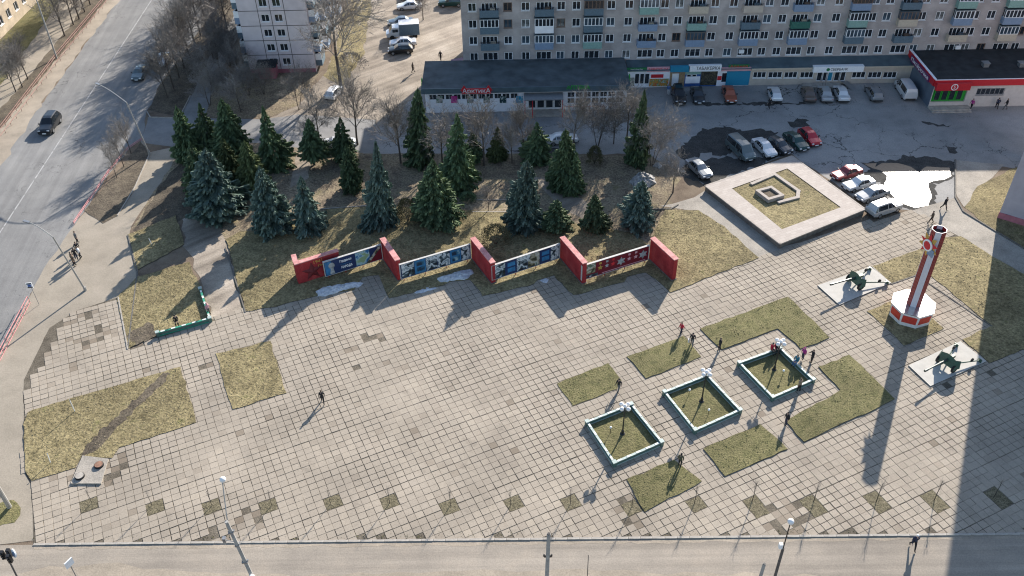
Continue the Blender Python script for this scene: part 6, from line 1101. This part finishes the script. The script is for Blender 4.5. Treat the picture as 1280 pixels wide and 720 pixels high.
# ------------------------------------------------------------------ people
def person_mesh(pose):
    """one continuous body grown over a posed skeleton; returns the mesh and the zone of every face"""
    V = []; Ed = []; Rd = []; Z = []
    def j(p, r, par=None, zone=0):
        V.append(Vector(p)); Rd.append(tuple(q * (1.22 if q > .04 else 1.0) for q in r)); k = len(V) - 1
        if par is not None: Ed.append((par, k)); Z.append(zone)
        return k
    sit = pose.startswith('sit'); st = {'walk': .32, 'stand': .04, 'walk2': .22}.get(pose, 0); hz = .50 if sit else .93
    pel = j((0, 0, hz), (.155, .12)); wst = j((.0, 0, hz + .16), (.14, .105), pel, 1); ch = j((.02, 0, hz + .36), (.165, .115), wst, 1); up_ = j((.02, 0, hz + .50), (.13, .09), ch, 1)
    nk = j((.03, 0, hz + .585), (.055, .055), up_, 0); hd = j((.05, 0, hz + .665), (.085, .075), nk, 0); tp = j((.045, 0, hz + .76), (.07, .065), hd, 4)
    ns = j((.135, 0, hz + .675), (.018, .016), hd, 0)
    for s in (-1, 1):
        hip = j((0, s * .095, hz - .05), (.095, .095), pel, 2)
        if sit: kn = j((.42, s * .12, hz - .02), (.062, .062), hip, 2); an = j((.46, s * .12, .1), (.045, .045), kn, 2); toe = j((.62, s * .13, .045), (.045, .035), an, 3)
        else:
            f = s * st; kn = j((f * .55 + .03, s * .10, .49), (.063, .063), hip, 2); bk = -.06 if f < 0 else 0; an = j((f + bk, s * .10, .1 + (.07 if f < -.1 else 0)), (.045, .045), kn, 2); toe = j((f + bk + .17, s * .11, .045), (.047, .035), an, 3)
        sh = j((.02, s * .19, hz + .47), (.065, .06), up_, 1); sw = -s * st * .7
        if sit: el = j((.12, s * .25, hz + .2), (.045, .045), sh, 1); wr = j((.34, s * .14, hz + .1), (.034, .034), el, 1)
        elif pose == 'reach': el = j((.2, s * .25, hz + .25), (.045, .045), sh, 1); wr = j((.42, s * .15, hz + .3), (.034, .034), el, 1)
        else: el = j((sw * .5 - .03, s * .25, hz + .2), (.046, .046), sh, 1); wr = j((sw + .06, s * .25, hz - .03), (.034, .034), el, 1)
        d = (V[wr] - V[el]).normalized(); pm = j(V[wr] + d * .07, (.036, .024), wr, 0); sd = Vector((0, 1, 0)) if abs(d.y) < .8 else Vector((1, 0, 0))
        lat = d.cross(Vector((0, 1, 0))).normalized()
        for k, (o_, l_) in enumerate(((-.030, .065), (-.010, .08), (.010, .075), (.029, .058))):
            a = j(V[pm] + lat * o_ + d * .035, (.010, .010), pm, 0); j(V[a] + d * l_ + Vector((0, -s * .018, 0)), (.0085, .0085), a, 0)
        t_ = j(V[wr] + lat * .035 + d * .03, (.011, .011), wr, 0); j(V[t_] + (d + lat * .5).normalized() * .055, (.009, .009), t_, 0)
    me = bpy.data.meshes.new('body'); me.from_pydata([tuple(v) for v in V], Ed, []); ob = bpy.data.objects.new('body', me); C.objects.link(ob)
    md = ob.modifiers.new('skin', 'SKIN'); md.use_smooth_shade = True
    if not me.skin_vertices:
        bpy.context.view_layer.objects.active = ob; bpy.ops.mesh.customdata_skin_add()
    sv = me.skin_vertices[0].data
    for i, r in enumerate(Rd): sv[i].radius = r; sv[i].use_root = i == 0
    sb = ob.modifiers.new('sub', 'SUBSURF'); sb.levels = 1; sb.render_levels = 1
    bpy.context.view_layer.update(); out = bpy.data.meshes.new_from_object(ob.evaluated_get(bpy.context.evaluated_depsgraph_get())); bpy.data.objects.remove(ob)
    segs = [(V[a], V[b_], z) for (a, b_), z in zip(Ed, Z)]; mi = []
    for p in out.polygons:
        c = p.center; best = (9, 0)
        for a, b_, z in segs:
            ab = b_ - a; t = max(0, min(1, (c - a).dot(ab) / ab.length_squared)); dd = (c - a - ab * t).length_squared
            if dd < best[0]: best = (dd, z)
        z = best[1]; hzv = V[hd]
        if (c - hzv).length < .2 and c.z > hz + .60: z = 4 if (c.z > hz + .735 or c.x < .02) else 0
        mi.append(z)
    out.materials.clear()
    for k in range(5): out.materials.append(None)
    out.polygons.foreach_set('material_index', mi); out.polygons.foreach_set('use_smooth', [True] * len(mi)); return out
PM = {p: person_mesh(p) for p in ('walk', 'stand', 'walk2', 'sit', 'reach')}
flat('skin', (.42, .27, .20), .6, var=.05)
CL = {k: flat('cloth_' + k, c, .85, var=.15, scale=12) for k, c in dict(black=(.012, .012, .014), navy=(.015, .022, .05), grey=(.10, .105, .11), red=(.42, .015, .04), purple=(.30, .02, .18), teal=(.03, .16, .22), brown=(.09, .065, .045), olive=(.07, .07, .04), pink=(.50, .28, .32), white=(.6, .6, .6), blue=(.05, .12, .28), tan=(.25, .19, .13)).items()}
def person(px, face, top, legs, hair, pose, lab, k=1.0, z=0, bag=None, group='people on the square'):
    o = empty('person', G(*px, .05 + z), face); tag(o, lab, 'person', group); me = PM[pose].copy(); me.name = 'body'
    for i, m_ in enumerate((MT['skin'], CL[top], CL[legs], CL['black'], CL[hair])): me.materials[i] = m_
    b_ = put('body', me, o); b_.scale = (k, k, k)
    mb = MB(); hz = .5 if pose == 'sit' else .93; mb.lathe([(.075, .0), (.1, .05), (.09, .1), (.03, .125)], 10, (.035, 0, hz + .69)); h_ = mb.build('hair' if hair in ('brown', 'black', 'tan') else 'hat', CL[hair], o, smooth=True); h_.scale = (k, k, k)
    if bag: mb = MB(); mb.box((.08, -.33, hz - .25), (.3, .14, .34)); mb.path([(-.03, -.32, hz - .08), (.05, -.3, hz + .02), (.15, -.32, hz - .08)], .012); c = mb.build('carried_bag', CL[bag], o); c.scale = (k, k, k)
    return o
r_ = R
person((404, 504), r_(100), 'black', 'black', 'brown', 'walk', 'person in dark clothes striding alone across the middle of the square')
person((851, 418), r_(-150), 'red', 'navy', 'brown', 'walk2', 'person in a red jacket by the far edge of the small lawn', .97); person((864.5, 432), r_(-110), 'black', 'grey', 'black', 'walk', 'person in black carrying a white bag beside the person in red', 1.02, bag='white')
person((899, 438), r_(150), 'black', 'black', 'brown', 'stand', 'person in black at the corner of the large L-shaped lawn'); person((773, 489), r_(-130), 'black', 'grey', 'black', 'walk2', 'person in dark clothes at the corner of the leftmost small lawn')
person((1014, 453), r_(180), 'black', 'black', 'brown', 'reach', 'person in black standing beside two people at the fenced bed'); person((1003, 449), r_(-150), 'purple', 'navy', 'purple', 'stand', 'person in a purple coat and hat at the fenced bed', .95, z=.1); person((995, 455), r_(-140), 'teal', 'blue', 'brown', 'sit', 'person in teal sitting on the low fence beside the purple coat', 1, z=.2)
person((964, 440), r_(-70), 'red', 'black', 'black', 'sit', 'person in red sitting behind the far corner of the fenced bed', 1, z=.2); person((970, 438), r_(-80), 'black', 'black', 'brown', 'sit', 'person in black sitting next to the person in red behind the lamp', 1, z=.2)
person((998, 489), r_(120), 'tan', 'black', 'brown', 'stand', 'person in a tan jacket at the near side of the fenced bed'); person((982, 531), r_(-160), 'black', 'navy', 'black', 'stand', 'person in black at the near corner of the right L-shaped lawn'); person((849.5, 583), r_(60), 'olive', 'black', 'black', 'stand', 'person in olive on the lawn nearest the street')
person((1140, 685), r_(-95), 'navy', 'black', 'white', 'walk', 'person in a dark coat and pale hat crossing the bottom street', 1.05, group='people on the street')
person((1163, 279), r_(150), 'brown', 'black', 'black', 'walk2', 'person in brown just left of the column top', 1, group='people near the puddle'); person((1179, 262), r_(-60), 'black', 'black', 'brown', 'walk', 'person in black beside the puddle', 1.05, group='people near the puddle')
for i, (x, y, t, l, a, lab, p_) in enumerate(((97.5, 304, 'grey', 'black', 20, 'person in grey waiting alone, farthest up the pavement by the lamp', 'stand'), (99, 317, 'black', 'black', -60, 'person in black, middle of the waiting group by the lamp', 'stand'), (101.5, 323, 'white', 'black', 200, 'person in a pale top in the waiting group by the lamp', 'stand'), (96.5, 325, 'black', 'navy', 120, 'person in navy trousers in the waiting group by the lamp', 'walk2'), (92.5, 330, 'tan', 'brown', 40, 'person in tan, nearest of the waiting group by the lamp', 'stand'), (94, 332.5, 'brown', 'black', 10, 'person in brown behind the lamp pole, nearest the road', 'stand'))): person((x, y), r_(a), t, l, 'brown', p_, lab, 1, group='people waiting by the lamp')
person((221.5, 405), r_(-70), 'black', 'black', 'black', 'sit', 'person in black sitting on the bright green fence', 1, z=.12, group='people on the left lawn'); person((261.5, 393), r_(-30), 'pink', 'grey', 'pink', 'stand', 'person in pink at the corner of the bright green fence', .95, group='people on the left lawn')
for x, y, t, l, lab in ((516.5, 91, 'brown', 'black', 'person in brown crossing the dirt yard'), (551, 76, 'black', 'black', 'person in black beside the purple lean-to'), (835, 119, 'blue', 'white', 'person in blue and white at the shop wall beside the black car'), (1213, 137, 'purple', 'black', 'person in purple at the supermarket entrance'), (1245, 136, 'navy', 'black', 'left one of two people before the supermarket window'), (1256, 137, 'black', 'grey', 'right one of two people before the supermarket window'), (961, 135.5, 'black', 'black', 'person in black behind the white hatchback')): person((x, y), r_(x * 7 % 360), t, l, 'brown', 'walk2', lab, 1, group='people in the yards')
